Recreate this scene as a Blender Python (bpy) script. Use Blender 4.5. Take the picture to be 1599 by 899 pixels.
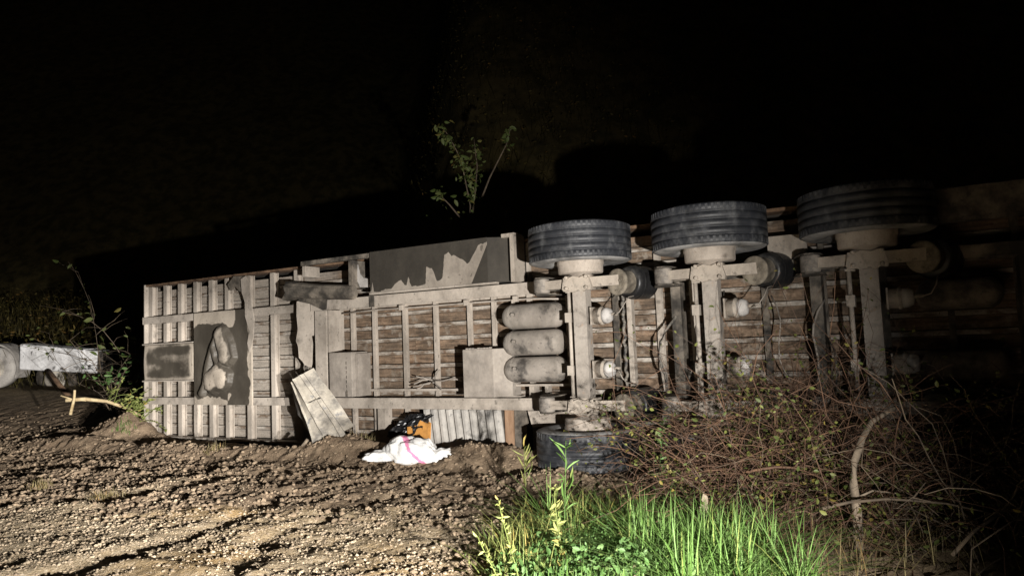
import bpy, math, random
import numpy as np
from mathutils import Matrix, Vector

for o in list(bpy.data.objects):
    bpy.data.objects.remove(o)
SC = bpy.context.scene
COL = SC.collection
R = math.radians

# ---------------------------------------------------------------- camera
cam_d = bpy.data.cameras.new("camera")
cam_d.sensor_width = 36.0
cam_d.lens = 25.0
cam_d.clip_start = 0.05
cam_d.clip_end = 600.0
cam = bpy.data.objects.new("camera", cam_d)
cam.location = (0, 0, 1.5)
cam.rotation_euler = (R(92.0), 0, 0)
COL.objects.link(cam)
SC.camera = cam

# ---------------------------------------------------------------- night sky
world = bpy.data.worlds.new("World")
SC.world = world
world.use_nodes = True
wn = world.node_tree
bg = wn.nodes["Background"]
sky = wn.nodes.new("ShaderNodeTexSky")
sky.sky_type = 'NISHITA'
sky.sun_disc = False
sky.sun_elevation = R(4)
sky.sun_rotation = R(140)
wn.links.new(sky.outputs[0], bg.inputs[0])
bg.inputs[1].default_value = 0.0016

# ---------------------------------------------------------------- the vehicle lamp that lights the place (out of frame, low, to the right)
lamp_d = bpy.data.lights.new("headlight_or_added_spot", 'SPOT')
lamp_d.energy = 5300
lamp_d.color = (1.0, 0.96, 0.905)
lamp_d.shadow_soft_size = 0.045
lamp_d.spot_size = R(111)
lamp_d.spot_blend = 1.0
lamp = bpy.data.objects.new("headlight_or_added_spot", lamp_d)
LP = Vector((1.30, 0.45, 0.92))
lamp.location = LP
lamp.rotation_euler = (Vector((-6.0, 11.5, -0.15)) - LP).to_track_quat('-Z', 'Y').to_euler()
lamp.scale = (1.0, 0.85, 1.0)                     # dipped beam: wide and flat
COL.objects.link(lamp)

added_lamp_d = bpy.data.lights.new("headlight_or_added_spot", 'SPOT')      # added lamp, brightens the far truck's tank and the trailer front
added_lamp_d.energy = 13500
added_lamp_d.color = lamp_d.color
added_lamp_d.shadow_soft_size = 0.045
added_lamp_d.spot_size = R(31)
added_lamp_d.spot_blend = 1.0
added_lamp = bpy.data.objects.new("headlight_or_added_spot", added_lamp_d)
LP2 = Vector((2.25, -0.10, 0.92))
added_lamp.location = LP2
added_lamp.rotation_euler = (Vector((-11.2, 16.6, 0.0)) - LP2).to_track_quat('-Z', 'Y').to_euler()
added_lamp.scale = (1.0, 0.5, 1.0)
COL.objects.link(added_lamp)

vs = SC.view_settings
vs.view_transform = 'Standard'
vs.look = 'None'
vs.exposure = 0.0
vs.gamma = 1.0

# ================================================================= helpers
def mk_obj(name, me, parent=None, loc=None):
    o = bpy.data.objects.new(name, me)
    COL.objects.link(o)
    if parent is not None:
        o.parent = parent
    if loc is not None:
        o.location = loc
    return o

def empty(name, loc=(0, 0, 0), parent=None):
    o = bpy.data.objects.new(name, None)
    o.empty_display_size = 0.2
    COL.objects.link(o)
    if parent is not None:
        o.parent = parent
    o.location = loc
    return o

def tag(o, label=None, cat=None, group=None, kind=None):
    if label: o["label"] = label
    if cat: o["category"] = cat
    if group: o["group"] = group
    if kind: o["kind"] = kind
    return o

class MB:
    """collects shapes for one mesh"""
    def __init__(s):
        s.v = []; s.f = []; s.m = []; s.sm = []
    def add(s, vs_, fs, mi=0, smooth=False):
        n = len(s.v)
        s.v.extend([tuple(map(float, p)) for p in vs_])
        for f in fs:
            s.f.append(tuple(i + n for i in f)); s.m.append(mi); s.sm.append(smooth)
        return s
    def box(s, x0, x1, y0, y1, z0, z1, mi=0, jit=0.0, rnd=None):
        vs_ = [(x0,y0,z0),(x1,y0,z0),(x1,y1,z0),(x0,y1,z0),(x0,y0,z1),(x1,y0,z1),(x1,y1,z1),(x0,y1,z1)]
        if jit: vs_ = [tuple(c + rnd.uniform(-jit, jit) for c in p) for p in vs_]
        return s.add(vs_, [(0,3,2,1),(4,5,6,7),(0,1,5,4),(1,2,6,5),(2,3,7,6),(3,0,4,7)], mi)
    def hexa(s, a, mi=0):   # 8 corners, bottom 4 then top 4
        return s.add(a, [(0,3,2,1),(4,5,6,7),(0,1,5,4),(1,2,6,5),(2,3,7,6),(3,0,4,7)], mi)
    def prism(s, poly, axis, a, b, mi=0):
        """poly: 2D points; axis 'x','y','z' extrusion from a to b"""
        def P(p, t):
            return (t, p[0], p[1]) if axis == 'x' else ((p[0], t, p[1]) if axis == 'y' else (p[0], p[1], t))
        n = len(poly)
        vs_ = [P(p, a) for p in poly] + [P(p, b) for p in poly]
        fs = [tuple(range(n))[::-1], tuple(range(n, 2*n))] + [(i, (i+1) % n, n+(i+1) % n, n+i) for i in range(n)]
        return s.add(vs_, fs, mi)
    def lathe(s, prof, c, d, n=24, mi=0, smooth=True, caps=True, mids=None):
        """prof: (along, radius); c origin; d axis"""
        d = Vector(d).normalized(); a = d.orthogonal().normalized(); b = d.cross(a); c = Vector(c)
        vs_ = []
        for (t, r) in prof:
            for k in range(n):
                an = 2*math.pi*k/n
                vs_.append(c + d*t + (a*math.cos(an) + b*math.sin(an))*r)
        n0 = len(s.v)
        s.v.extend([tuple(p) for p in vs_])
        for i in range(len(prof)-1):
            for k in range(n):
                s.f.append((n0+i*n+k, n0+i*n+(k+1) % n, n0+(i+1)*n+(k+1) % n, n0+(i+1)*n+k))
                s.m.append(mids[i] if mids else mi); s.sm.append(smooth)
        if caps:
            s.f.append(tuple(n0+k for k in range(n))[::-1]); s.m.append(mids[0] if mids else mi); s.sm.append(False)
            e = n0+(len(prof)-1)*n
            s.f.append(tuple(e+k for k in range(n))); s.m.append(mids[-1] if mids else mi); s.sm.append(False)
        return s
    def cyl(s, p, q, r, n=16, mi=0, r2=None):
        p = Vector(p); q = Vector(q); L = (q-p).length
        return s.lathe([(0, r), (L, r if r2 is None else r2)], p, q-p, n, mi)
    def tube(s, pts, r, n=6, mi=0, r2=None):
        pts = [Vector(p) for p in pts]
        up = Vector((0.31, 0.22, 0.92)); m = len(pts); n0 = len(s.v)
        for i, p in enumerate(pts):
            t = (pts[min(i+1, m-1)] - pts[max(i-1, 0)])
            if t.length < 1e-9: t = Vector((0, 0, 1))
            t.normalize()
            a = t.cross(up)
            if a.length < 1e-3: a = t.orthogonal()
            a.normalize(); b = t.cross(a)
            rr = r if r2 is None else r + (r2-r)*i/(m-1)
            for k in range(n):
                an = 2*math.pi*k/n
                s.v.append(tuple(p + (a*math.cos(an)+b*math.sin(an))*rr))
        for i in range(m-1):
            for k in range(n):
                s.f.append((n0+i*n+k, n0+i*n+(k+1) % n, n0+(i+1)*n+(k+1) % n, n0+(i+1)*n+k)); s.m.append(mi); s.sm.append(True)
        s.f.append(tuple(n0+k for k in range(n))[::-1]); s.m.append(mi); s.sm.append(False)
        e = n0+(m-1)*n
        s.f.append(tuple(e+k for k in range(n))); s.m.append(mi); s.sm.append(False)
        return s
    def mesh(s, name, mats):
        me = bpy.data.meshes.new(name)
        me.from_pydata(s.v, [], s.f)
        for m in (mats if isinstance(mats, (list, tuple)) else [mats]): me.materials.append(m)
        me.polygons.foreach_set("material_index", s.m)
        me.polygons.foreach_set("use_smooth", s.sm)
        me.update()
        return me
    def build(s, name, mats, parent=None, loc=None, bevel=0.0):
        o = mk_obj(name, s.mesh(name, mats), parent, loc)
        if bevel:
            b = o.modifiers.new("bevel", 'BEVEL'); b.width = bevel; b.segments = 2; b.limit_method = 'ANGLE'; b.angle_limit = R(40)
        return o

def np_mesh(name, V, F, mats, smooth=False, mi=None, per=0):
    """V (n,3), F (m,k) arrays"""
    V = np.asarray(V, dtype=np.float32); F = np.asarray(F, dtype=np.int32)
    me = bpy.data.meshes.new(name)
    me.vertices.add(len(V)); me.vertices.foreach_set("co", V.ravel())
    k = F.shape[1]
    me.loops.add(F.size); me.loops.foreach_set("vertex_index", F.ravel())
    me.polygons.add(len(F))
    me.polygons.foreach_set("loop_start", np.arange(0, F.size, k, dtype=np.int32))
    me.polygons.foreach_set("loop_total", np.full(len(F), k, dtype=np.int32))
    for m in (mats if isinstance(mats, (list, tuple)) else [mats]): me.materials.append(m)
    if mi is not None: me.polygons.foreach_set("material_index", np.asarray(mi, dtype=np.int32))
    me.polygons.foreach_set("use_smooth", np.full(len(F), smooth, dtype=bool))
    me.update(calc_edges=True)
    me.validate()
    if per: fattr(me, 'rnd', np.repeat(np.random.RandomState(len(V)).rand(len(V)//per+1), per)[:len(V)])
    return me

def fattr(me, name, arr):
    a = me.attributes.new(name, 'FLOAT', 'POINT')
    a.data.foreach_set("value", np.asarray(arr, dtype=np.float32))

# ---- value noise
def _hash(ix, iy, seed):
    n = (ix.astype(np.int64)*374761393 + iy.astype(np.int64)*668265263 + seed*1442695041) & 0x7fffffff
    n = ((n ^ (n >> 13))*1274126177) & 0x7fffffff
    return ((n ^ (n >> 16)) & 0xffff)/65535.0
def vnoise(x, y, seed=0):
    ix = np.floor(x); iy = np.floor(y); fx = x-ix; fy = y-iy
    fx = fx*fx*(3-2*fx); fy = fy*fy*(3-2*fy)
    a = _hash(ix, iy, seed); b = _hash(ix+1, iy, seed); c = _hash(ix, iy+1, seed); d = _hash(ix+1, iy+1, seed)
    return (a*(1-fx)+b*fx)*(1-fy)+(c*(1-fx)+d*fx)*fy*1.0
def fbm(x, y, seed=0, octv=4):
    s = 0; amp = .5; t = 0
    for k in range(octv):
        s = s+amp*vnoise(x, y, seed+k*17); t += amp; x = x*2.03+3.1; y = y*2.03+1.7; amp *= .5
    return s/t
def sstep(a, b, x):
    t = np.clip((x-a)/(b-a), 0, 1); return t*t*(3-2*t)
def pdist(X, Y, pts):
    d = np.full(np.shape(X), 1e9); sd = np.zeros(np.shape(X))
    for (x0, y0), (x1, y1) in zip(pts[:-1], pts[1:]):
        dx, dy = x1-x0, y1-y0; L = dx*dx+dy*dy
        t = np.clip(((X-x0)*dx+(Y-y0)*dy)/L, 0, 1)
        ex = X-(x0+t*dx); ey = Y-(y0+t*dy); e = np.hypot(ex, ey)
        s_ = np.sign(dx*ey-dy*ex)
        m = e < d; d = np.where(m, e, d); sd = np.where(m, s_*e, sd)
    return d, sd

# ================================================================= materials
def new_mat(name):
    m = bpy.data.materials.new(name); m.use_nodes = True
    nt = m.node_tree; b = nt.nodes["Principled BSDF"]
    return m, nt, b
def N(nt, t, **kw):
    n = nt.nodes.new(t)
    for k, v in kw.items(): setattr(n, k, v)
    return n
def L(nt, a, b): nt.links.new(a, b)
def coords(nt, scale=(1, 1, 1)):
    tc = N(nt, "ShaderNodeTexCoord"); mp = N(nt, "ShaderNodeMapping")
    mp.inputs["Scale"].default_value = scale
    L(nt, tc.outputs["Object"], mp.inputs["Vector"]); return mp.outputs[0]
def noise(nt, vec, scale, detail=6, rough=.6):
    n = N(nt, "ShaderNodeTexNoise"); n.inputs["Scale"].default_value = scale
    n.inputs["Detail"].default_value = detail; n.inputs["Roughness"].default_value = rough
    L(nt, vec, n.inputs["Vector"]); return n.outputs["Fac"]
def rng(nt, fac, a, b, c=0.0, d=1.0, smooth=True):
    n = N(nt, "ShaderNodeMapRange")
    if smooth: n.interpolation_type = 'SMOOTHSTEP'
    n.inputs["From Min"].default_value = a; n.inputs["From Max"].default_value = b
    n.inputs["To Min"].default_value = c; n.inputs["To Max"].default_value = d
    L(nt, fac, n.inputs["Value"]); return n.outputs[0]
def mix(nt, fac, a, b, mode='MIX'):
    n = N(nt, "ShaderNodeMix", data_type='RGBA', blend_type=mode)
    for s_, v in ((n.inputs[0], fac), (n.inputs[6], a), (n.inputs[7], b)):
        if hasattr(v, "is_linked"): L(nt, v, s_)
        elif isinstance(v, (int, float)): s_.default_value = v
        else: s_.default_value = (*v, 1)
    return n.outputs[2]
def math_(nt, op, a, b=0.0):
    n = N(nt, "ShaderNodeMath", operation=op)
    for s_, v in ((n.inputs[0], a), (n.inputs[1], b)):
        if hasattr(v, "is_linked"): L(nt, v, s_)
        else: s_.default_value = v
    return n.outputs[0]
def bump(nt, b, h, strength=.3, dist=.01):
    n = N(nt, "ShaderNodeBump"); n.inputs["Strength"].default_value = strength; n.inputs["Distance"].default_value = dist
    L(nt, h, n.inputs["Height"]); L(nt, n.outputs[0], b.inputs["Normal"])
def attr(nt, name):
    n = N(nt, "ShaderNodeAttribute"); n.attribute_name = name; return n.outputs["Fac"]

def dusty(name, dark, dust, lo=.35, hi=.6, scale=5, rough=.55, stretch=(1, 1, 1), att=None, bumpd=.004, metal=0.0, third=None):
    m, nt, b = new_mat(name)
    v = coords(nt, stretch)
    n1 = noise(nt, v, scale, 8, .65)
    if att:
        a = attr(nt, att)
        n1 = math_(nt, 'ADD', a, math_(nt, 'MULTIPLY', math_(nt, 'SUBTRACT', n1, .5), .35))
    f = rng(nt, n1, lo, hi)
    c = mix(nt, f, dark, dust)
    n2 = noise(nt, v, scale*9, 6, .7)
    c = mix(nt, 1.0, c, mix(nt, rng(nt, n2, .25, .75, smooth=False), (.84, .84, .84), (1.12, 1.11, 1.1)), 'MULTIPLY')
    n4 = noise(nt, coords(nt, (1.0, 1.0, .62)), 2.9, 7, .62)
    c = mix(nt, 1.0, c, mix(nt, rng(nt, n4, .32, .62), (.66, .65, .64), (1.10, 1.10, 1.10)), 'MULTIPLY')
    n5 = noise(nt, v, 19, 3, .5)
    c = mix(nt, rng(nt, n5, .64, .70, 0, .55), c, dark)
    if third:
        n3 = noise(nt, v, scale*1.7, 5, .6)
        c = mix(nt, rng(nt, n3, .58, .72), c, third)
    L(nt, c, b.inputs["Base Color"])
    L(nt, rng(nt, f, 0, 1, rough, .95, False), b.inputs["Roughness"])
    b.inputs["Metallic"].default_value = metal
    bump(nt, b, n2, .45, bumpd)
    return m

DUST = (.42, .372, .32)
M = {}
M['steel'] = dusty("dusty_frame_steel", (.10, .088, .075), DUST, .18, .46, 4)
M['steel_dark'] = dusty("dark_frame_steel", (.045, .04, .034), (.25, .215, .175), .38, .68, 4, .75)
M['axle'] = dusty("dusty_axle_paint", (.17, .153, .137), (.335, .30, .263), .25, .5, 5, third=(.30, .20, .13))
M['castiron'] = dusty("dusty_cast_iron", (.12, .105, .09), (.36, .315, .265), .2, .5, 9)
M['drum'] = dusty("dusty_brake_drum", (.22, .185, .15), (.40, .35, .30), .2, .5, 9)
M['tank'] = dusty("dusty_air_tank", (.075, .068, .062), (.28, .25, .218), .34, .50, 3.2)
M['box'] = dusty("dusty_box_sheet", (.20, .178, .156), (.33, .293, .255), .2, .55, 3)
M['sidebox'] = dusty("wet_box_sheet", (.042, .036, .028), (.31, .272, .23), .42, .58, 3, .85, att="dust")
M['plate'] = dusty("greasy_coupling_plate", (.075, .065, .052), (.43, .375, .31), .40, .66, 7, .55, att="dust", bumpd=.008)
M['rubber'] = dusty("airbag_rubber", (.016, .016, .017), (.10, .095, .085), .5, .8, 5, .42)
M['tread'] = dusty("tyre_tread_rubber", (.026, .028, .033), (.115, .118, .122), .46, .78, 7, .5, stretch=(1, 1, .6))
M['sidewall'] = dusty("dusty_tyre_sidewall", (.13, .13, .13), (.30, .295, .29), .3, .55, 4, .8)
M['rim'] = dusty("dusty_wheel_rim", (.10, .095, .09), (.33, .31, .28), .3, .6, 6)
M['bagplate'] = dusty("dull_piston_plate", (.10, .085, .065), (.27, .235, .185), .35, .65, 8, .8)
M['airtin'] = dusty("brake_chamber_cap", (.22, .21, .20), (.44, .42, .40), .25, .5, 9, .7)
M['hose'] = dusty("dusty_hose", (.03, .03, .03), (.30, .27, .23), .4, .6, 14, .6)
M['rust'] = dusty("rusty_steel", (.07, .04, .024), (.24, .15, .09), .3, .62, 6, .8)
M['post'] = dusty("bare_timber", (.22, .125, .07), (.34, .22, .14), .3, .7, 4, .8, stretch=(6, 6, .8))
M['ribbed'] = dusty("ribbed_grey_sheet", (.17, .165, .16), (.42, .40, .37), .26, .50, 2.2, .6)
M['cream'] = dusty("scraped_cream_paint", (.22, .205, .185), (.52, .475, .40), .32, .58, 4.5, .6, third=(.21, .21, .22))
M['white'] = dusty("white_tank_paint", (.58, .58, .58), (.84, .84, .85), .15, .4, 3, .5)
M['greyrim'] = dusty("grey_truck_wheel", (.22, .205, .19), (.44, .415, .385), .25, .6, 5, .7)
M['truckdark'] = dusty("muddy_or_shaded_truck_steel", (.03, .026, .022), (.14, .115, .09), .4, .7, 5, .7)

def wood_mat():
    m, nt, b = new_mat("floor_plank_wood")
    v = coords(nt, (.7, 6, 6)); v2 = coords(nt, (1, 1, 1))
    oi = N(nt, "ShaderNodeObjectInfo")
    off = N(nt, "ShaderNodeVectorMath", operation='ADD')
    cx = N(nt, "ShaderNodeCombineXYZ"); L(nt, math_(nt, 'MULTIPLY', oi.outputs["Random"], 40.0), cx.inputs[0])
    L(nt, v, off.inputs[0]); L(nt, cx.outputs[0], off.inputs[1])
    g = noise(nt, off.outputs[0], 4.2, 8, .65)
    big = noise(nt, v2, 3.1, 6, .65)
    fine = noise(nt, v2, 38, 5, .7)
    c = mix(nt, rng(nt, g, .3, .68), (.050, .035, .024), (.215, .150, .100))
    c = mix(nt, rng(nt, big, .44, .62), c, mix(nt, rng(nt, g, .35, .6), (.13, .078, .046), (.31, .215, .145)))
    c = mix(nt, rng(nt, noise(nt, v2, 5.7, 5, .6), .54, .68), c, (.30, .255, .205))
    c = mix(nt, math_(nt, 'MULTIPLY', oi.outputs["Random"], .35), c, (.10, .075, .055))
    sep = N(nt, "ShaderNodeSeparateXYZ"); tc = N(nt, "ShaderNodeTexCoord"); L(nt, tc.outputs["Object"], sep.inputs[0])
    d = math_(nt, 'ADD', sep.outputs[0], math_(nt, 'MULTIPLY', math_(nt, 'SUBTRACT', big, .5), 1.2))
    dm = rng(nt, d, 3.5, 4.35, 1, 0)
    patch = rng(nt, noise(nt, v2, 2.4, 6, .6), .60, .70)
    dm = math_(nt, 'MULTIPLY', dm, math_(nt, 'SUBTRACT', 1.0, math_(nt, 'MULTIPLY', patch, .75)))
    c = mix(nt, math_(nt, 'MULTIPLY', dm, .93), c, mix(nt, rng(nt, g, .25, .7), (.27, .24, .205), (.42, .37, .315)))
    c = mix(nt, 1.0, c, mix(nt, rng(nt, fine, .25, .75, smooth=False), (.65, .65, .65), (1.3, 1.3, 1.3)), 'MULTIPLY')
    L(nt, c, b.inputs["Base Color"]); b.inputs["Roughness"].default_value = .85
    bump(nt, b, math_(nt, 'ADD', g, math_(nt, 'MULTIPLY', fine, .4)), .6, .006)
    return m
M['wood'] = wood_mat()

def strip_mat():
    m, nt, b = new_mat("floor_strip_steel")
    v = coords(nt, (1.4, 5, 5)); v2 = coords(nt)
    g = noise(nt, v, 3.3, 8, .65); fine = noise(nt, v2, 40, 5, .7)
    c = mix(nt, rng(nt, g, .36, .62), (.16, .115, .08), (.45, .41, .36))
    c = mix(nt, rng(nt, noise(nt, v2, 4.4, 5, .6), .55, .7), c, (.15, .085, .05))
    c = mix(nt, 1.0, c, mix(nt, rng(nt, fine, .25, .75, smooth=False), (.7, .7, .7), (1.25, 1.25, 1.25)), 'MULTIPLY')
    L(nt, c, b.inputs["Base Color"]); b.inputs["Roughness"].default_value = .75
    bump(nt, b, fine, .4, .004)
    return m
M['strip'] = strip_mat()

def ground_mat():
    m, nt, b = new_mat("mud_and_gravel")
    v = coords(nt)
    mud = attr(nt, "mud"); och = attr(nt, "ochre"); hill = attr(nt, "hill")
    n1 = noise(nt, v, 6, 8, .7); n2 = noise(nt, v, 46, 6, .7); n3 = noise(nt, v, 1.3, 5, .6)
    vor = N(nt, "ShaderNodeTexVoronoi"); vor.inputs["Scale"].default_value = 60; L(nt, v, vor.inputs["Vector"])
    grav = mix(nt, rng(nt, n2, .3, .7), (.25, .185, .11), (.46, .37, .25))
    grav = mix(nt, rng(nt, vor.outputs["Color"], .55, .95), grav, (.54, .45, .33))
    ocr = mix(nt, rng(nt, n2, .3, .7), (.25, .15, .055), (.49, .335, .155))
    c = mix(nt, och, grav, ocr)
    mudc = mix(nt, rng(nt, n1, .3, .7), (.13, .09, .058), (.29, .215, .145))
    mudc = mix(nt, rng(nt, n2, .5, .75), mudc, (.34, .26, .18))
    mf = rng(nt, math_(nt, 'ADD', mud, math_(nt, 'MULTIPLY', math_(nt, 'SUBTRACT', n1, .5), .6)), .3, .7)
    c = mix(nt, mf, c, mudc)
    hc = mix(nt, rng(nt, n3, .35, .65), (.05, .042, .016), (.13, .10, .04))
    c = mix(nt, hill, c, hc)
    L(nt, c, b.inputs["Base Color"])
    b.inputs["Roughness"].default_value = .93
    b.inputs["Specular IOR Level"].default_value = .25
    bump(nt, b, math_(nt, 'ADD', n2, math_(nt, 'MULTIPLY', n1, 1.5)), .8, .02)
    return m
M['ground'] = ground_mat()

def leafy(name, c1, c2, scale=6, trans=.3, rough=.55):
    m, nt, b = new_mat(name)
    v = coords(nt); n = noise(nt, v, scale, 4, .6); rv = attr(nt, "rnd")
    c = mix(nt, rng(nt, math_(nt, 'ADD', n, math_(nt, 'MULTIPLY', math_(nt, 'SUBTRACT', rv, .5), .6)), .3, .7), c1, c2)
    c = mix(nt, rng(nt, rv, .86, .97, 0, .8), c, tuple(x*y for x, y in zip(c2, (1.5, 1.05, .9))))
    L(nt, c, b.inputs["Base Color"]); b.inputs["Roughness"].default_value = rough
    b.inputs["Specular IOR Level"].default_value = .3
    tr = N(nt, "ShaderNodeBsdfTranslucent"); L(nt, c, tr.inputs[0])
    mx = N(nt, "ShaderNodeMixShader"); mx.inputs[0].default_value = trans
    out = nt.nodes["Material Output"]
    L(nt, b.outputs[0], mx.inputs[1]); L(nt, tr.outputs[0], mx.inputs[2]); L(nt, mx.outputs[0], out.inputs[0])
    return m
M['grass'] = leafy("green_grass", (.10, .19, .04), (.19, .31, .095), 5)
M['grass_dry'] = leafy("dry_grass", (.20, .16, .08), (.30, .25, .12), 7)
M['weed'] = leafy("pale_weed", (.20, .24, .07), (.32, .33, .11), 9)
M['broad'] = leafy("broad_leaf", (.075, .15, .04), (.13, .22, .075), 8)
M['leaf'] = leafy("bramble_leaf", (.06, .078, .02), (.135, .145, .038), 6)
M['leaf2'] = leafy("sapling_leaf", (.08, .11, .03), (.13, .15, .05), 5)
M['scrub'] = leafy("hill_scrub", (.085, .07, .02), (.20, .155, .05), 2)
M['cane'] = dusty("bramble_cane", (.040, .020, .012), (.125, .066, .034), .3, .7, 9, .7)
M['cane_d'] = dusty("dead_cane", (.05, .036, .024), (.16, .12, .078), .3, .7, 9, .7)
M['bark'] = dusty("grey_bark", (.09, .07, .05), (.25, .20, .145), .3, .6, 14, .8, stretch=(1, 1, .5))
M['split'] = dusty("split_fresh_wood", (.36, .26, .13), (.62, .50, .30), .3, .6, 9, .8)
M['stone'] = dusty("gravel_stone", (.23, .17, .108), (.44, .36, .26), .3, .65, 14, .9)
M['clod'] = dusty("mud_clod", (.14, .10, .065), (.31, .235, .16), .3, .7, 9, .95)

# ================================================================= terrain
TO = np.array([-5.9165, 11.8405, -0.5375])          # trailer origin: front lower floor corner
TU = np.array([0.8697, -0.4903, 0.0566]); TV = np.array([0.4919, 0.8705, -0.0177]); TW = np.array([-0.0406, 0.0433, 0.9982])
RIDGE = [(-7.2, 11.0), (-5.6, 10.3), (-4.3, 9.62), (-2.97, 8.99), (-1.16, 8.16), (.21, 7.62), (.75, 7.2)]
RUTS = [[(-3.4, 4.3), (-2.51, 5.42), (-2.26, 6.05), (-2.04, 6.73), (-1.53, 7.13), (-.6, 7.35)],
        [(-1.9, 4.3), (-1.75, 5.3), (-1.45, 6.1), (-1.0, 6.6)],
        [(-5.6, 6.8), (-3.8, 7.0), (-3.2, 7.6), (-2.6, 8.0), (-1.6, 7.75)],
        [(-9.5, 10.2), (-8.0, 11.6), (-7.4, 12.6)],
        [(-9.0, 8.6), (-6.5, 9.1), (-4.6, 8.75), (-3.2, 8.3)],
        [(-8.6, 9.4), (-7.2, 10.2), (-6.2, 10.9)]]
def base_h(X, Y):
    Yc = np.where(Y < 11, Y, 11+3*(1-np.exp(-(np.maximum(Y, 11)-11)/3)))
    Xc = np.where(X > -6, X, -6-2*(1-np.exp(-(-6-np.minimum(X, -6))/2)))
    Xc = np.where(Xc > 6, 6+2*(1-np.exp(-(np.maximum(Xc, 6)-6)/2)), Xc)
    g = .054+.0461*Xc-.0256*Yc
    g = g+.07*np.clip(Y-12, 0, 6)
    y0 = 17+24*sstep(-1.5, -9, X)+2*(fbm(X*.12, Y*.05, 91, 3)-.5)
    g = g+np.where(Y > y0, (Y-y0)**1.0*.95*(1-np.exp(-np.maximum(Y-y0, 0)/3)), 0)
    g = g+1.5*sstep(23, 28, Y)*sstep(-11, -15, X)
    return g
def tuv(X, Y):
    dx, dy = X-TO[0], Y-TO[1]
    return dx*.8711-dy*.4911, dx*.4919+dy*.8705
def mud_mask(X, Y):
    u, v = tuv(X, Y)
    n = fbm(X*.9, Y*.9, 5, 4)
    m = sstep(-3.9, -1.9, v+(n-.5)*2.6)                       # near the trailer
    m = np.maximum(m, sstep(-.9, .5, X+.12*(Y-4)+(n-.5)*1.2))  # under the weeds on the right
    m = np.maximum(m, sstep(-3.0, -5.5, X+(n-.5)*2)*sstep(5.9, 7.3, Y+(n-.5)*2))
    return m
def ochre_mask(X, Y):
    n = fbm(X*.75+3, Y*.95, 33, 4)
    a = np.exp(-((X+1.75)/.8)**2-((Y-4.7)/.9)**2)
    a = np.maximum(a, .75*np.exp(-((X+.75)/.6)**2-((Y-4.9)/1.2)**2))
    return np.clip(a*1.1*sstep(.25, .6, n)+.75*sstep(.52, .68, n)*sstep(-4.2, -2.2, X), 0, .9)
def height(X, Y):
    u, v = tuv(X, Y)
    h = base_h(X, Y)
    mud = mud_mask(X, Y)
    near = sstep(26, 14, Y)
    h = h+(fbm(X*.55, Y*.55, 7, 3)-.5)*.10*near*sstep(-.2, -1.2, v)
    # ridge ploughed up in front of the trailer, with a trough behind
    d, sd = pdist(X, Y, RIDGE)
    rn = .6+.8*fbm(X*1.1, Y*1.1, 12, 3)
    fade = sstep(-8.5, -6, X)*sstep(1.4, .2, X)
    h = h+fade*(.13*rn*np.exp(-(sd/.26)**2)-.13*np.exp(-((sd-.42)/.24)**2))
    for i, r in enumerate(RUTS):
        d, sd = pdist(X+(fbm(X*2.2, Y*2.2, 21+i, 5)-.5)*.5, Y+(fbm(X*2.2, Y*2.2, 29+i, 5)-.5)*.5, r)
        k = (1.0, .6, .7, 1.2, .9, .9)[i]
        h = h+k*(-.034*np.exp(-(d/.15)**2)+.018*np.exp(-((d-.24)/.14)**2))*(-.1+2.0*fbm(X*1.3, Y*1.3, 40+i, 2))
    # long drag marks
    a = R(22); xr = X*math.cos(a)-Y*math.sin(a); yr = X*math.sin(a)+Y*math.cos(a)
    drag = fbm(xr*.55, yr*4.2, 51, 4)-.5
    h = h+drag*.06*near*(1-sstep(.0, 1.2, X))*sstep(-.2, -.8, v)
    # mounds of pushed mud against the trailer
    def mound(mu, mv, su, sv, a_): return a_*np.exp(-((u-mu)/su)**2-((v-mv)/sv)**2)*(.7+.6*fbm(X*3, Y*3, 61, 3))
    ms = mound(.0, -.62, .6, .45, .42)+mound(5.05, -.62, .55, .33, .23)+mound(3.1, -.75, .5, .25, .10)+mound(6.9, -.75, .7, .3, .13)+mound(8.0, -1.3, .5, .3, .10)+mound(-1.3, -.6, .8, .6, .10)
    h = h+ms
    inside = sstep(-.30, -.12, v)*sstep(-.15, .05, u)*sstep(13.8, 13.6, u)*sstep(3.4, 3.1, v)
    h = h*(1-inside)+(TO[2]-.07+.0566*np.clip(u, -1, 14)-.0177*np.clip(v, 0, 3))*inside
    # clods and grain
    cl = (1-np.abs(2*fbm(X*5.5, Y*5.5, 71, 4)-1))
    cl2 = fbm(X*13, Y*13, 77, 3)
    fine = sstep(20, 13, Y)*(1-inside*.8)
    h = h+fine*(mud*(.062*(cl-.72)+.05*(cl2-.5)+.02*(vnoise(X*22, Y*22, 88)-.5))+(1-mud)*(.02*(cl-.72)+.022*(cl2-.5)))
    h = h+fine*.012*(vnoise(X*31, Y*31, 83)-.5)
    h = h+sstep(18, 26, Y)*(fbm(X*.6, Y*.6, 97, 4)-.5)*1.4
    return h
def axis(a, b, step, lo, hi, grow):
    c = list(np.arange(a, b, step)); s = step; x = c[-1]
    while x < hi: s *= grow; x += s; c.append(x)
    s = step; x = a; p = []
    while x > lo: s *= grow; x -= s; p.append(x)
    return np.array(p[::-1]+c)
gx = axis(-9.6, 3.0, .030, -95, 95, 1.05)
gy = axis(3.4, 10.6, .027, -12, 120, 1.026)
GX, GY = np.meshgrid(gx, gy)
GZ = height(GX, GY)
nx, ny = len(gx), len(gy)
idx = np.arange(nx*ny).reshape(ny, nx)
F = np.stack([idx[:-1, :-1].ravel(), idx[:-1, 1:].ravel(), idx[1:, 1:].ravel(), idx[1:, :-1].ravel()], 1)
me = np_mesh("ground", np.stack([GX.ravel(), GY.ravel(), GZ.ravel()], 1), F, M['ground'], smooth=True)
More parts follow.
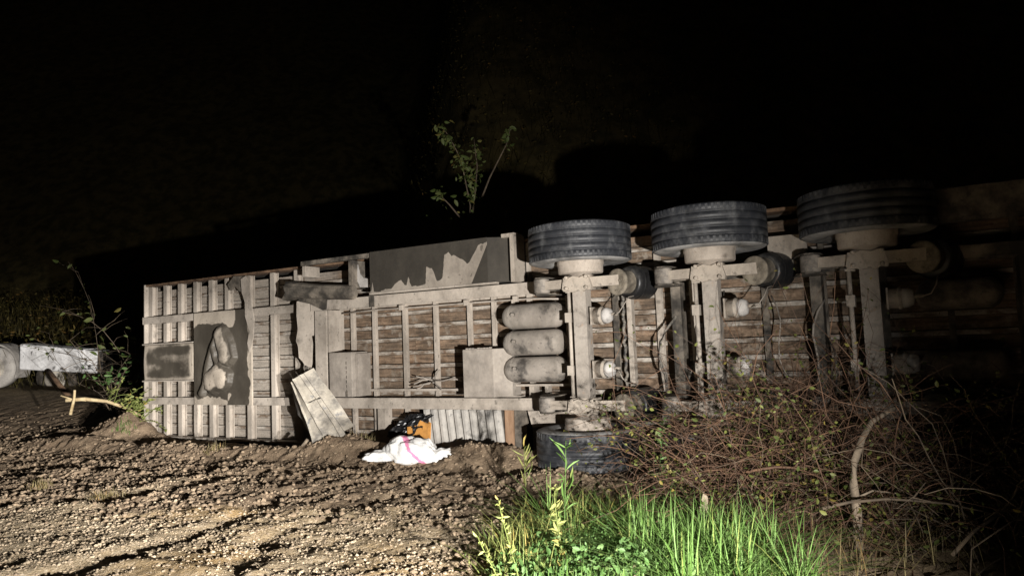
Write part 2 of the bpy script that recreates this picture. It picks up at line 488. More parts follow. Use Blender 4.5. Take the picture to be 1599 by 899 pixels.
fattr(me, "mud", mud_mask(GX, GY).ravel()); fattr(me, "ochre", ochre_mask(GX, GY).ravel())
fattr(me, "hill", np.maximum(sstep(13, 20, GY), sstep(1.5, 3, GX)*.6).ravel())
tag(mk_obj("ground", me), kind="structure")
def H(x, y): return float(height(np.array([float(x)]), np.array([float(y)]))[0])

# ---- loose stones and clods lying on the ground (uncountable)
def scatter_rocks(name, n, sampler, smin, smax, mat, seed, label, cat, flat=.65):
    rs = np.random.RandomState(seed)
    P = sampler(rs, n); n = len(P)
    z = height(P[:, 0], P[:, 1])
    t = (1+5**.5)/2
    ico = np.array([(-1,t,0),(1,t,0),(-1,-t,0),(1,-t,0),(0,-1,t),(0,1,t),(0,-1,-t),(0,1,-t),(t,0,-1),(t,0,1),(-t,0,-1),(-t,0,1)])/1.9
    fi = np.array([(0,11,5),(0,5,1),(0,1,7),(0,7,10),(0,10,11),(1,5,9),(5,11,4),(11,10,2),(10,7,6),(7,1,8),(3,9,4),(3,4,2),(3,2,6),(3,6,8),(3,8,9),(4,9,5),(2,4,11),(6,2,10),(8,6,7),(9,8,1)])
    s = smin+(smax-smin)*rs.rand(n)**3
    sc = np.stack([s*(.8+.6*rs.rand(n)), s*(.7+.5*rs.rand(n)), s*flat*(.7+.6*rs.rand(n))], 1)
    V = ico[None]*(1+.5*(rs.rand(n, 12, 1)-.5))*sc[:, None, :]
    an = rs.rand(n)*6.283; ca, sa = np.cos(an), np.sin(an)
    tl = (rs.rand(n)-.5)*.9; ct, st = np.cos(tl), np.sin(tl)
    y1 = V[..., 1]*ct[:, None]-V[..., 2]*st[:, None]; z1 = V[..., 1]*st[:, None]+V[..., 2]*ct[:, None]
    x2 = V[..., 0]*ca[:, None]-y1*sa[:, None]; y2 = V[..., 0]*sa[:, None]+y1*ca[:, None]
    V = np.stack([x2+P[:, :1], y2+P[:, 1:2], z1+z[:, None]+.15*s[:, None]], 2)
    F = (fi[None]+(np.arange(n)*12)[:, None, None]).reshape(-1, 3)
    o = mk_obj(name, np_mesh(name, V.reshape(-1, 3), F, mat))
    return tag(o, label, cat, kind="stuff")
def s_gravel(rs, n):
    y = 3.6+6.2*rs.rand(n*6)**1.5; x = -6.5+7.6*rs.rand(n*6)
    keep = (rs.rand(n*6) < (1.03-mud_mask(x, y))*(.35+.65*sstep(.35, .6, fbm(x*1.5, y*1.5, 8, 3))))
    return np.stack([x, y], 1)[keep][:n]
def s_mud(rs, n):
    y = 4.0+11*rs.rand(n*6)**1.2; x = -10.5+12*rs.rand(n*6)**.8; u, v = tuv(x, y)
    keep = (rs.rand(n*6) < mud_mask(x, y)*(.25+.75*sstep(.38, .6, fbm(x*1.2, y*1.2, 18, 3)))*sstep(15, 9, y)) & ((v < -.42) | (u < -.3))
    return np.stack([x, y], 1)[keep][:n]
scatter_rocks("gravel", 34000, s_gravel, .0035, .015, M['stone'], 3, "pale gravel stones strewn over the muddy track", "gravel")
scatter_rocks("mud_clods", 30000, s_mud, .0035, .027, M['clod'], 4, "brown mud clods churned up in front of the overturned trailer", "mud", .8)

# ================================================================= overturned trailer
trailer = empty("semi_trailer")
trailer.matrix_world = Matrix(((TU[0], TV[0], TW[0], TO[0]), (TU[1], TV[1], TW[1], TO[1]), (TU[2], TV[2], TW[2], TO[2]), (0, 0, 0, 1)))
tag(trailer, "overturned dusty semi-trailer lying on its side with its plank underside and axles exposed", "trailer")
rnd = random.Random(11)
TL = 13.6
# floor: wide planks and narrow steel strips, running lengthwise
pitch = 2.40/14
cutbase = [0, 3.62, 8.55, TL]
for i in range(14):
    z0 = .05+i*pitch
    cuts = [0]+[c+rnd.uniform(-.25, .25) for c in (3.6, 6.9, 10.4)]+[TL]
    if i % 2: cuts = [0, 2.1+rnd.uniform(-.4, .4), 5.3+rnd.uniform(-.3, .3), 8.8+rnd.uniform(-.3, .3), TL]
    for a, b in zip(cuts[:-1], cuts[1:]):
        m = MB(); dy = rnd.uniform(-.004, .006)
        n = max(2, int((b-a)/.55))
        for k in range(n+1):     # slightly bowed plank
            x = a+.004+(b-a-.008)*k/n
            e = [rnd.uniform(-.0035, .0035) for _ in range(4)]
            m.v += [(x, dy+e[2], z0+.004+e[0]), (x, dy+e[3], z0+.115+e[1]), (x, .04, z0+.115+e[1]), (x, .04, z0+.004+e[0])]
        for k in range(n):
            q = 4*k
            for j in range(4): m.f.append((q+j, q+(j+1) % 4, q+4+(j+1) % 4, q+4+j)); m.m.append(0); m.sm.append(False)
        for q in (0, 4*n): m.f.append((q, q+1, q+2, q+3)); m.m.append(0); m.sm.append(False)
        m.build("plank", M['wood'], trailer)
    z1 = z0+.120
    if i < 13:
        m = MB(); m.prism([(-.010, z1), (-.013, z1+.006), (-.013, z1+.040), (-.010, z1+.046), (.03, z1+.046), (.03, z1)], 'x', .002, TL-.002)
        m.build("floor_strip", M['strip'], trailer)

def ibeam(z0, z1, u, w, d, t=.012, lip=0.0):
    """cross beam along z at u; flange w, depth d toward camera"""
    m = MB(); h = w/2
    m.prism([(u-h, -d), (u+h, -d), (u+h, -d+t), (u+.006, -d+t), (u+.006, -.028), (u+h, -.028), (u+h, -.016), (u-h, -.016), (u-h, -.028), (u-.006, -.028), (u-.006, -d+t), (u-h, -d+t)], 'z', z0, z1)
    return m
BE = [(.07, .13), (.45, .12), (.82, .13), (1.20, .12), (1.57, .13), (1.94, .12), (2.42, .13), (2.93, .12), (3.42, .13)]
for u, w in BE:   # front frame beams: outriggers above and below, and between rails only where open
    ibeam(1.955, 2.46, u, w*.66, .11).build("cross_beam", M['steel'], trailer)
    ibeam(.04, .545, u, w*.66, .11).build("cross_beam", M['steel'], trailer)
    if u < 1.1:
        ibeam(1.53, 1.845, u, w*.66, .11).build("cross_beam", M['steel'], trailer)
        ibeam(.655, .90, u, w*.66, .11).build("cross_beam", M['steel'], trailer)
    elif u > 2.6:
        ibeam(.655, 1.845, u, w*.66, .11).build("cross_beam", M['steel'], trailer)
for u, w in [(4.42, .065), (4.80, .065), (5.31, .07), (5.80, .065), (6.31, .065), (6.66, .06), (7.15, .07), (7.68, .07), (8.22, .07), (8.72, .09), (9.26, .07), (9.80, .08), (10.34, .07), (10.85, .08), (11.36, .07), (11.87, .08), (12.4, .07), (12.9, .07), (13.45, .09)]:
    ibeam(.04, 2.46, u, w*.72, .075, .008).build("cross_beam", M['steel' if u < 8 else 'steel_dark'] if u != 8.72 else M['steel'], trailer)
# edge rails of the deck
for z0, z1 in ((.0, .035), (2.466, 2.50)):
    m = MB(); m.box(0, TL, -.15, .06, z0, z1); m.build("edge_rail", M['steel'] if z0 < 1 else M['rust'], trailer, bevel=.004)
m = MB(); m.box(-.02, .0, -.17, .07, .0, 2.5); m.build("front_edge_channel", M['steel'], trailer, bevel=.004)
m = MB(); m.box(TL, TL+.02, -.17, .07, .0, 2.5); m.build("rear_edge_channel", M['steel_dark'], trailer, bevel=.004)
# load body behind the deck
m = MB(); m.box(0, TL, .062, 2.45, -.02, .02); m.build("side_wall", M['steel_dark'], trailer)
m = MB(); m.box(0, TL, .062, 1.05, 2.47, 2.50); m.build("side_wall", M['steel_dark'], trailer)
m = MB(); m.box(-.02, .02, .075, 1.9, .03, 2.46); m.build("front_wall", M['steel_dark'], trailer)

# main rails
def rail(zc, u0, u1, d0, d1, w=.135):
    """I section rail, flange toward camera at -d; depth may taper from d0 to d1"""
    m = MB(); h = w/2
    def sec(u, d): return [(u, -d, zc-h), (u, -d, zc+h), (u, -d+.016, zc+h), (u, -d+.016, zc+.007), (u, -.03, zc+.007), (u, -.03, zc+h), (u, -.018, zc+h), (u, -.018, zc-h), (u, -.03, zc-h), (u, -.03, zc-.007), (u, -d+.016, zc-.007), (u, -d+.016, zc-h)]
    a = sec(u0, d0)+sec(u1, d1)
    return m.add(a, [tuple(range(12)), tuple(range(12, 24))[::-1]]+[(i, (i+1) % 12, 12+(i+1) % 12, 12+i) for i in range(12)])
ZU, ZL = 1.90, .60
for zc in (ZU, ZL):
    rail(zc, 0, 3.45, .20, .20, .11).build("gooseneck_rail", M['steel'], trailer, bevel=.003)
    rail(zc, 3.45, 3.95, .20, .355).build("rail_transition", M['steel'], trailer, bevel=.003)
    rail(zc, 3.95, 7.55, .355, .355).build("chassis_rail", M['steel'], trailer, bevel=.003)
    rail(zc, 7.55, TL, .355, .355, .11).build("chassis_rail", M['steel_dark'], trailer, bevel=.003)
# splice on the upper rail
m = MB(); m.box(4.98, 5.06, -.368, -.352, ZU-.075, ZU+.075); m.build("rail_splice", M['steel_dark'], trailer, bevel=.002)
# gooseneck top bands and coupling box
m = MB(); m.box(.0, 1.28, -.215, -.185, 1.50, 1.52); m.box(.0, 1.28, -.215, -.185, .905, .925); m.build("frame_bar", M['steel'], trailer, bevel=.003)

def grid_sheet(u0, u1, z0, z1, nu, nz, yfun, mask, name, mat, thick=.02):
    us = np.linspace(u0, u1, nu); zs = np.linspace(z0, z1, nz)
    U, Z = np.meshgrid(us, zs); Yv = yfun(U, Z); D = mask(U, Z)
    V = np.stack([U.ravel(), Yv.ravel(), Z.ravel()], 1)
    i = np.arange(nu*nz).reshape(nz, nu)
    F = np.stack([i[:-1, :-1].ravel(), i[:-1, 1:].ravel(), i[1:, 1:].ravel(), i[1:, :-1].ravel()], 1)
    # skirt
    rim = np.concatenate([i[0, :], i[1:, -1], i[-1, -2::-1], i[-2:0:-1, 0]])
    b0 = len(V); back = V[rim].copy(); back[:, 1] = float(np.max(Yv))+thick
    V = np.concatenate([V, back]); k = np.arange(len(rim)); k2 = (k+1) % len(rim)
    F = np.concatenate([F, np.stack([rim[k2], rim[k], b0+k, b0+k2], 1)])
    me = np_mesh(name, V, F, mat, smooth=False)
    fattr(me, "dust", np.concatenate([D.ravel(), D.ravel()[rim]]))
    me.polygons.foreach_set("use_smooth", np.arange(len(F)) < (nu-1)*(nz-1))
    return mk_obj(name, me, trailer)
# dull panel in front of the coupling plate
grid_sheet(.02, 1.27, .93, 1.495, 60, 30, lambda U, Z: -.19+.012*np.cos((U-.64)*5)*np.cos((Z-1.21)*6),
           lambda U, Z: .44+.42*(fbm(U*1.6, Z*7, 3, 5)-.5)+.35*sstep(.5, .62, np.abs(U-.64))+.2*sstep(.2, .28, np.abs(Z-1.21)), "front_panel", M['plate'])
# greasy coupling plate with a smeared lump of folded grease
def seg_d(U, Z, pts, r): return pdist(U, Z, pts)[0]
LO1 = [(1.98, 1.58), (2.05, 1.42), (2.09, 1.28)]
LO2 = [(1.78, .90), (1.90, .98), (1.98, .95)]
RG1 = [(1.52, .72), (1.60, .86), (1.66, 1.10), (1.74, 1.34), (1.86, 1.56), (1.98, 1.66), (2.10, 1.60), (2.20, 1.42), (2.26, 1.26), (2.18, 1.19), (2.02, 1.20), (1.90, 1.12)]
RG2 = [(1.66, .80), (1.80, .78), (2.00, .80), (2.13, .90), (2.15, 1.00), (2.02, 1.10), (1.93, 1.12), (1.84, 1.26), (1.80, 1.42)]
def kp_y(U, Z):
    wob = (fbm(U*6, Z*6, 14, 4)-.5)
    d1 = pdist(U, Z, LO1)[0]+wob*.06; d2 = pdist(U, Z, LO2)[0]+wob*.06; r1 = pdist(U, Z, RG1)[0]+wob*.05; r2 = pdist(U, Z, RG2)[0]+wob*.05
    h = .11*np.sqrt(np.clip(1-(d1/.17)**2, 0, 1))
    h = np.maximum(h, .12*np.sqrt(np.clip(1-(d2/.20)**2, 0, 1)))
    h = np.maximum(h, .075*np.sqrt(np.clip(1-(r1/.055)**2, 0, 1)))
    h = np.maximum(h, .085*np.sqrt(np.clip(1-(r2/.05)**2, 0, 1)))
    return -.212-h-.006*wob
def kp_dust(U, Z):
    wob = (fbm(U*7, Z*7, 15, 4)-.5)
    d1 = pdist(U, Z, LO1)[0]; d2 = pdist(U, Z, LO2)[0]
    D = .05+.5*sstep(.17, .09, d1+wob*.14)+.6*sstep(.2, .11, d2+wob*.14)
    D = np.maximum(D, .85*sstep(1.70, 1.78, Z+wob*.16)*sstep(2.30, 2.22, U))
    D = np.maximum(D, .95*sstep(.72, .62, Z+wob*.2)*sstep(2.18, 2.05, U+wob*.2))
    D = np.maximum(D, .9*sstep(2.50, 2.56, U+wob*.12))
    D = np.maximum(D, .34*sstep(1.52, 1.42, U+wob*.2))
    return D+wob*.1
grid_sheet(1.30, 2.60, .545, 1.955, 130, 140, kp_y, kp_dust, "coupling_plate", M['plate'])

# landing gear frame
m = MB(); m.box(4.03, 4.24, -.375, -.03, .70, 1.83); m.build("landing_gear_beam", M['steel'], trailer, bevel=.006)
m = MB(); m.box(4.252, 4.275, -.36, -.12, .70, 1.83); m.build("beam_stiffener", M['steel'], trailer, bevel=.003)
def ragged(poly, name, mat, y, t=.012, tilt=0.0, uc=0.0):
    m = MB(); n = len(poly)
    f = [(p[0], y+tilt*(p[0]-uc), p[1]) for p in poly]; b_ = [(p[0], y+t+tilt*(p[0]-uc), p[1]) for p in poly]
    m.add(f+b_, [tuple(range(n)), tuple(range(n, 2*n))[::-1]]+[(i, (i+1) % n, n+(i+1) % n, n+i) for i in range(n)])
    return m.build(name, mat, trailer)
ragged([(3.72, 1.98), (3.94, 1.99), (3.99, 1.94), (3.985, 1.62), (3.96, 1.50), (3.93, 1.50), (3.945, 1.40), (3.93, 1.12), (3.90, 1.02), (3.83, 1.10), (3.79, 1.16), (3.74, 1.21), (3.73, 1.36), (3.70, 1.44), (3.73, 1.60), (3.715, 1.78)], "torn_gusset", M['steel'], -.40, tilt=.25, uc=3.7)
ragged([(3.76, 2.02), (3.99, 2.06), (4.30, 1.985), (4.28, 1.84), (4.22, 1.83), (3.98, 1.93), (3.80, 1.97)], "corner_gusset", M['steel_dark'], -.415)
ragged([(3.82, .98), (3.90, 1.10), (3.98, 1.08), (4.02, .95), (4.01, .80), (3.96, .70), (3.92, .78), (3.86, .74), (3.84, .88)], "torn_bracket", M['cream'], -.42, tilt=-.4, uc=3.9)
# broken landing leg tube with torn end, sticking out of the upper rail
m = MB(); pts = []
ringA = 10
for k, (u, r, zc) in enumerate([(4.75, .095, 2.03), (4.4, .10, 2.06), (4.05, .105, 2.09), (3.78, .115, 2.12), (3.62, .125, 2.14)]):
    for j in range(ringA):
        an = 2*math.pi*j/ringA
        uu = u+(rnd.uniform(-.14, .05) if k == 4 else 0); rr = r*(1+(rnd.uniform(-.1, .35) if k == 4 else 0))
        pts.append((uu, -.40+rr*math.sin(an)*.9, zc+rr*math.cos(an)))
m.add(pts, [(k*ringA+j, k*ringA+(j+1) % ringA, (k+1)*ringA+(j+1) % ringA, (k+1)*ringA+j) for k in range(4) for j in range(ringA)]+[tuple(range(ringA))])
o = m.build("broken_landing_leg", M['steel_dark'], trailer); o["label"] = "landing leg stub with a torn open end"
sol = o.modifiers.new("wall", 'SOLIDIFY'); sol.thickness = .012
m = MB(); m.box(3.84, 5.05, -.43, -.36, 2.455, 2.515); m.build("side_guard_bar", M['steel_dark'], trailer, bevel=.006)
m = MB(); m.box(4.69, 4.76, -.42, -.15, 2.09, 2.45); m.build("guard_strut", M['steel_dark'], trailer, bevel=.004)
m = MB(); m.box(3.86, 3.92, -.42, -.15, 2.30, 2.45); m.build("guard_strut", M['steel'], trailer, bevel=.004)
ragged([(4.77, 2.40), (4.80, 2.28), (4.86, 2.22), (5.0, 2.18), (5.0, 2.08), (4.80, 2.10), (4.75, 2.2)], "bent_bracket", M['airtin'], -.33)
# ragged hanging strap near the coupling plate
ragged([(2.42, 2.40), (2.52, 2.44), (2.60, 2.30), (2.62, 2.05), (2.68, 1.80), (2.66, 1.52), (2.58, 1.30), (2.54, 1.45), (2.58, 1.62), (2.50, 1.85), (2.50, 2.05), (2.44, 2.2)], "torn_strap", M['steel'], -.24, tilt=.05, uc=2.5)
ragged([(2.10, 2.34), (2.22, 2.46), (2.48, 2.45), (2.50, 2.26), (2.34, 2.22), (2.26, 2.30), (2.16, 2.24)], "torn_flap", M['steel_dark'], -.20, tilt=.1, uc=2.3)

# side box with run-off dust pattern, above the upper rail
curve_u = [5.05, 5.10, 5.12, 5.14, 5.42, 5.48, 5.54, 5.58, 5.63, 5.66, 5.69, 5.74, 5.95, 5.97, 6.02, 6.05, 6.12, 6.20, 6.24, 6.30, 6.34, 6.40, 6.48, 6.56, 6.60, 6.66, 6.72, 6.84, 6.9]
curve_z = [2.00, 2.02, 2.13, 2.01, 2.02, 2.09, 2.11, 2.13, 2.05, 2.05, 2.15, 2.03, 2.04, 2.26, 2.23, 2.22, 2.07, 2.10, 2.36, 2.39, 2.34, 2.35, 2.30, 2.24, 2.26, 2.33, 2.44, 2.46, 2.46]
def sb_dust(U, Z):
    wob = (fbm(U*14, Z*14, 25, 3)-.5)*.05
    z = np.interp(U, curve_u, curve_z)
    D = sstep(.012, -.012, Z-z+wob)
    cut = sstep(.02, -.02, (Z-2.02)-(U-6.62)*1.9)       # wet corner bottom right
    D = D*(1-.85*cut*sstep(6.5, 6.56, U))
    return np.clip(.16+D*.8, 0, 1)+.12*(fbm(U*3, Z*3, 4, 3)-.5)
sb = grid_sheet(5.08, 6.84, 1.995, 2.52, 300, 90, lambda U, Z: -.455+.004*(fbm(U*2, Z*2, 6, 3)-.5), sb_dust, "side_box", M['sidebox'], thick=.0)
m = MB()
m.prism([(5.08, -.45), (5.08, -.04), (7.14, -.04), (7.14, -.24), (6.84, -.45)], 'z', 1.997, 2.518)
m.build("box_body", M['sidebox'], sb, bevel=.003); bm_ = sb.children[0].data; fattr(bm_, "dust", np.full(len(bm_.vertices), .22))
m = MB(); m.box(5.08, 6.95, -.475, -.40, 1.972, 1.994); m.build("box_ledge", M['steel'], sb, bevel=.002)
m = MB(); m.box(7.12, 7.17, -.42, -.16, 1.98, 2.53); m.box(7.0, 7.17, -.40, -.19, 2.50, 2.545); m.build("box_bracket", M['castiron'], sb, bevel=.003)

# small boxes
m = MB(); m.box(4.33, 4.72, -.43, -.12, .685, 1.26); bx = m.build("valve_box", M['box'], trailer, bevel=.006)
m = MB()
for k in range(7): m.box(4.62+rnd.uniform(-.003, .003), 4.632, -.4325, -.4295, .74+.06*k, .78+.06*k)
m.box(4.605, 4.645, -.4335, -.4295, .69, .76); m.build("vent_slots", M['steel_dark'], bx)
m = MB(); m.lathe([(0, .028), (.006, .026)], (4.48, -.43, 1.13), (0, -1, 0), 16); m.build("plug", M['box'], bx)
m = MB(); m.box(4.725, 4.77, -.36, -.12, .685, 1.24); m.build("box_side_flange", M['box'], bx, bevel=.003)
m = MB(); m.prism([(6.46, -.47), (6.46, -.10), (7.02, -.10), (7.02, -.30), (6.87, -.47)], 'z', .685, 1.235); bx2 = m.build("battery_box", M['box'], trailer, bevel=.006)
m = MB()
for k in range(9): m.box(6.5+.04*k, 6.527+.04*k, -.46, -.44, 1.235, 1.243+rnd.uniform(0, .014))
m.build("torn_lid_edge", M['box'], bx2)
m = MB(); m.box(6.50, 7.06, -.2, -.08, .64, .68); m.build("box_foot", M['steel'], bx2, bevel=.003)
# three air tanks
for k, zc in enumerate((1.585, 1.285, .985)):
    m = MB(); r = .142
    m.lathe([(0, .02), (.012, .055), (.035, .092), (.065, .120), (.10, .137), (.13, r), (.67, r), (.70, .137), (.735, .120), (.765, .092), (.788, .055), (.80, .02)], (6.93, -.30, zc), (1, 0, 0), 40)
    tk = m.build("air_tank", M['tank'], trailer)
    m = MB(); m.lathe([(0, .018), (.05, .018)], (7.15, -.30-r+.003, zc+.02), (0, -1, 0), 10); m.build("drain_plug", M['tank'], tk)
    m = MB(); m.lathe([(0, r+.004), (.012, r+.0045), (.024, r+.004)], (7.06, -.30, zc), (1, 0, 0), 40, caps=False); m.build("weld_seam", M['tank'], tk)
for u in (6.965, 7.66):
    m = MB(); m.box(u, u+.02, -.16, -.10, .80, 1.80); m.build("tank_bracket", M['steel'], trailer, bevel=.002)
m = MB(); m.box(6.93, 7.70, -.22, -.16, .79, .815); m.box(7.20, 7.26, -.24, -.10, .66, .79); m.box(7.38, 7.42, -.2, -.1, .66, .79); m.build("tank_shelf", M['steel'], trailer, bevel=.002)

# ribbed panel, timber post and clutter under the lower rail
m = MB(); n = 10
for k in range(n):
    a = 5.68+k*.112; b = a+.106; s0 = .03*(1-k/n)
    m.hexa([(a+.05, -.225, .07), (b+.05, -.225, .07), (b+.05, -.20, .07), (a+.05, -.20, .07), (a, -.225, .525), (b, -.225, .525), (b, -.20, .525), (a, -.20, .525)])
    m.hexa([(a+.085, -.262, .075), (a+.125, -.262, .075), (a+.145, -.224, .075), (a+.065, -.224, .075), (a+.035, -.262, .52), (a+.075, -.262, .52), (a+.095, -.224, .52), (a+.015, -.224, .52)])
rp = m.build("ribbed_panel", M['ribbed'], trailer, bevel=.003)
m = MB(); m.box(5.66, 6.86, -.20, -.19, .06, .53); m.build("panel_back", M['steel_dark'], rp)
m = MB(); m.box(6.86, 6.965, -.24, -.15, .03, .53); m.build("timber_post", M['post'], trailer, bevel=.004)
m = MB(); m.box(6.98, 7.13, -.22, -.08, .03, .53, jit=.01, rnd=rnd); m.build("mudguard_stay", M['steel_dark'], trailer, bevel=.004)
m = MB(); m.box(4.9, 5.03, -.16, -.02, .035, .53); m.build("outrigger", M['steel'], trailer, bevel=.004)
ragged([(7.2, .52), (7.75, .53), (7.78, .42), (7.45, .36), (7.25, .34)], "mudguard_remnant", M['steel'], -.30)
# pipes and wires along the underside
m = MB(); m.tube([(4.25, -.10, 1.79), (4.9, -.11, 1.80), (5.6, -.12, 1.795), (6.4, -.11, 1.80), (7.2, -.12, 1.795), (7.8, -.2, 1.75)], .011, 8); m.build("brake_pipe", M['steel'], trailer)
m = MB(); m.box(4.75, 6.46, -.14, -.105, .735, .765); m.build("conduit_bar", M['steel'], trailer, bevel=.003)
for u in (5.31, 6.31, 7.0):
    m = MB(); m.box(u-.03, u+.03, -.14, -.09, 1.77, 1.84); m.build("pipe_clip", M['steel'], trailer, bevel=.003)
m = MB()
for q in range(7):
    a = rnd.uniform(-.3, .3); p0 = Vector((5.78, -.13, .87)); pp = [p0]
    d = Vector((rnd.choice((-1, 1))*rnd.uniform(.5, 1), rnd.uniform(-.6, .1), rnd.uniform(-.7, .7)))
    for j in range(4): pp.append(pp[-1]+d*.055+Vector((rnd.uniform(-.02, .02), rnd.uniform(-.03, .01), rnd.uniform(-.03, .02))))
    m.tube(pp, .009, 6)
m.tube([(5.78, -.13, .87), (5.95, -.16, .86), (6.1, -.14, .89), (6.22, -.13, .85)], .010, 6)
o = m.build("cable_knot", M['hose'], trailer); o.data.materials[0] = M['box']

# ---- axles, suspension, wheels (three alike sets)
def tyre_mesh():
    R_, h = .535, .192
    pr = [(-.150, .292, 1), (-.172, .300, 1), (-.186, .34, 1), (-.196, .40, 1), (-.197, .45, 1), (-.190, .495, 1), (-.178, .520, 0), (-.166, .529, 0)]
    for g in (-.105, -.035, .035, .105):
        pr += [(g-.006, .534, 0), (g-.004, .520, 0), (g+.004, .520, 0), (g+.006, .534, 0)]
    pr += [(.166, .529, 0), (.178, .520, 0), (.190, .495, 1), (.197, .45, 1), (.196, .40, 1), (.186, .34, 1), (.172, .300, 1), (.150, .292, 1)]
    m = MB(); m.lathe([(p[0], p[1]) for p in pr], (0, 0, 0), (0, 0, 1), 96, mids=[p[2] for p in pr[:-1]], caps=False)
    for k in range(64):   # shoulder sipes
        an = 2*math.pi*(k+.5)/64
        for s_ in (-1, 1):
            c, s2 = math.cos(an), math.sin(an)
            t = Vector((-s2, c, 0)); r_ = Vector((c, s2, 0))
            p = r_*.527+Vector((0, 0, s_*.145))
            a = t*.013; b_ = Vector((0, 0, .028)); d = r_*.0065
            m.hexa([tuple(p+x*a+y*b_-d) for x, y in ((-1, -1), (1, -1), (1, 1), (-1, 1))]+[tuple(p+x*a*.9+y*b_*.95+d) for x, y in ((-1, -1), (1, -1), (1, 1), (-1, 1))])
    return m.mesh("tyre", [M['tread'], M['sidewall']])
TYRE = tyre_mesh()
m = MB(); m.lathe([(-.165, .300), (-.165, .285), (-.12, .272), (.02, .262), (.10, .262), (.13, .25), (.135, .16), (.135, .05)], (0, 0, 0), (0, 0, 1), 48, caps=False)
m.lathe([(.05, .262), (.12, .275), (.165, .288), (.165, .300)], (0, 0, 0), (0, 0, 1), 48, caps=False)
m.lathe([(.10, .13), (.15, .12), (.19, .09), (.19, .02)], (0, 0, 0), (0, 0, 1), 32, caps=False)
for k in range(10):
    an = 2*math.pi*k/10; m.lathe([(.13, .018), (.165, .016)], (.168*math.cos(an), .168*math.sin(an), 0), (0, 0, 1), 6)
RIM = m.mesh("rim", M['rim'])
m = MB(); m.lathe([(-.02, .20), (-.085, .205), (-.10, .236), (-.112, .239), (-.155, .239), (-.16, .245), (-.172, .245), (-.205, .245), (-.212, .236), (-.290, .233), (-.298, .225), (-.30, .12), (-.325, .10), (-.33, .07)], (0, 0, 0), (0, 0, 1), 48)
for k in range(36):
    an = 2*math.pi*k/36; c, s_ = math.cos(an), math.sin(an)
    m.box(.238*c-.003, .238*c+.003, .238*s_-.003, .238*s_+.003, -.155, -.115)
DRUM = m.mesh("brake_drum", M['drum'])
AXU = [8.085, 9.425, 10.765]; VA = -.65; ZW = (2.275, .205)
def part_mesh(fn, name, mats): m = MB(); fn(m); return m.mesh(name, mats)
def f_axle(m):
    m.box(-.072, .072, -.072, .072, .56, 1.94)
AX = part_mesh(f_axle, "axle_beam", M['axle'])
def f_arm(m):   # trailing arm at z=0: hanger pivot at left, airbag seat at right
    m.hexa([(-.46, -.05, -.045), (.10, -.075, -.05), (.10, .03, -.05), (-.46, .05, -.045), (-.46, -.05, .045), (.10, -.075, .05), (.10, .03, .05), (-.46, .05, .045)])
    m.hexa([(.10, -.075, -.05), (.44, -.04, -.052), (.44, .02, -.052), (.10, .03, -.05), (.10, -.075, .05), (.44, -.04, .052), (.44, .02, .052), (.10, .03, .05)])
ARM = part_mesh(f_arm, "trailing_arm", M['castiron'])
def f_clamp(m):
    m.prism([(-.17, -.06), (-.15, -.085), (-.09, -.078), (-.06, -.095), (.0, -.085), (.06, -.097), (.10, -.075), (.15, -.085), (.16, -.05), (.13, .05), (.08, .07), (.03, .05), (-.04, .072), (-.10, .05), (-.15, .06)], 'y', -.115, -.075)
    m.box(-.13, .13, -.075, .08, -.075, .075)
    for x in (-.11, .11):
        for z in (-.055, .055): m.lathe([(0, .018), (.03, .018), (.03, .010), (.045, .010)], (x, -.112, z), (0, -1, 0), 8)
CLAMP = part_mesh(f_clamp, "axle_clamp", M['castiron'])
def f_hanger(m):
    for z in (-.085, .085):
        m.prism([(-.66, .32), (-.36, .32), (-.37, .02), (-.42, -.07), (-.50, -.07), (-.56, .02)], 'z', z-.006, z+.006)
HANG = part_mesh(f_hanger, "hanger_bracket", M['steel_dark'])
def f_bush(m):
    m.lathe([(-.08, .02), (-.08, .06), (-.072, .082), (-.06, .086), (.06, .086), (.072, .082), (.08, .06), (.08, .02)], (-.46, 0, 0), (0, 0, 1), 24)
BUSH = part_mesh(f_bush, "pivot_bush", M['tank'])
def f_bag(m):
    m.lathe([(0, .10), (.0, .130), (.012, .135), (.025, .135), (.04, .120), (.16, .118), (.20, .125)], (0, 0, 0), (0, 1, 0), 36, mi=1)
    m.lathe([(.17, .10), (.165, .145), (.18, .162), (.22, .170), (.28, .168), (.30, .166), (.36, .172), (.44, .170), (.47, .155), (.48, .14)], (0, 0, 0), (0, 1, 0), 36, mi=0)
    m.lathe([(.245, .1715), (.252, .1755), (.262, .1755), (.27, .1715)], (0, 0, 0), (0, 1, 0), 36, mi=0, caps=False)
    for x, z in ((-.05, .0), (.05, .01), (0, -.09)): m.lathe([(0, .012), (-.014, .012)], (x, 0, z), (0, 1, 0), 8, mi=1)
BAG = part_mesh(f_bag, "air_spring", [M['rubber'], M['bagplate']])
def f_chamber(m):
    m.box(-.13, -.115, -.10, .07, -.09, .09)
    m.lathe([(0, .06), (.008, .083), (.07, .086), (.075, .094), (.09, .094), (.095, .086), (.11, .083)], (-.115, 0, 0), (1, -.12, 0), 32, mi=0)
    m.lathe([(.11, .083), (.15, .080), (.185, .062), (.195, .03)], (-.115, 0, 0), (1, -.12, 0), 32, mi=1)
    m.lathe([(0, .016), (.08, .014)], (.065, -.02, .01), (1, -.25, -.02), 8, mi=0)
CHAM = part_mesh(f_chamber, "brake_chamber", [M['castiron'], M['airtin']])
def f_camshaft(m):
    m.cyl((0, 0, .66), (0, 0, 1.84), .020, 10)
    for z in (.98, 1.53): m.box(-.035, .035, -.05, .10, z-.05, z+.05)
    m.box(-.03, .05, -.02, .1, .69, .71); m.box(-.03, .05, -.02, .1, 1.79, 1.81)
CAMS = part_mesh(f_camshaft, "camshaft", M['steel'])
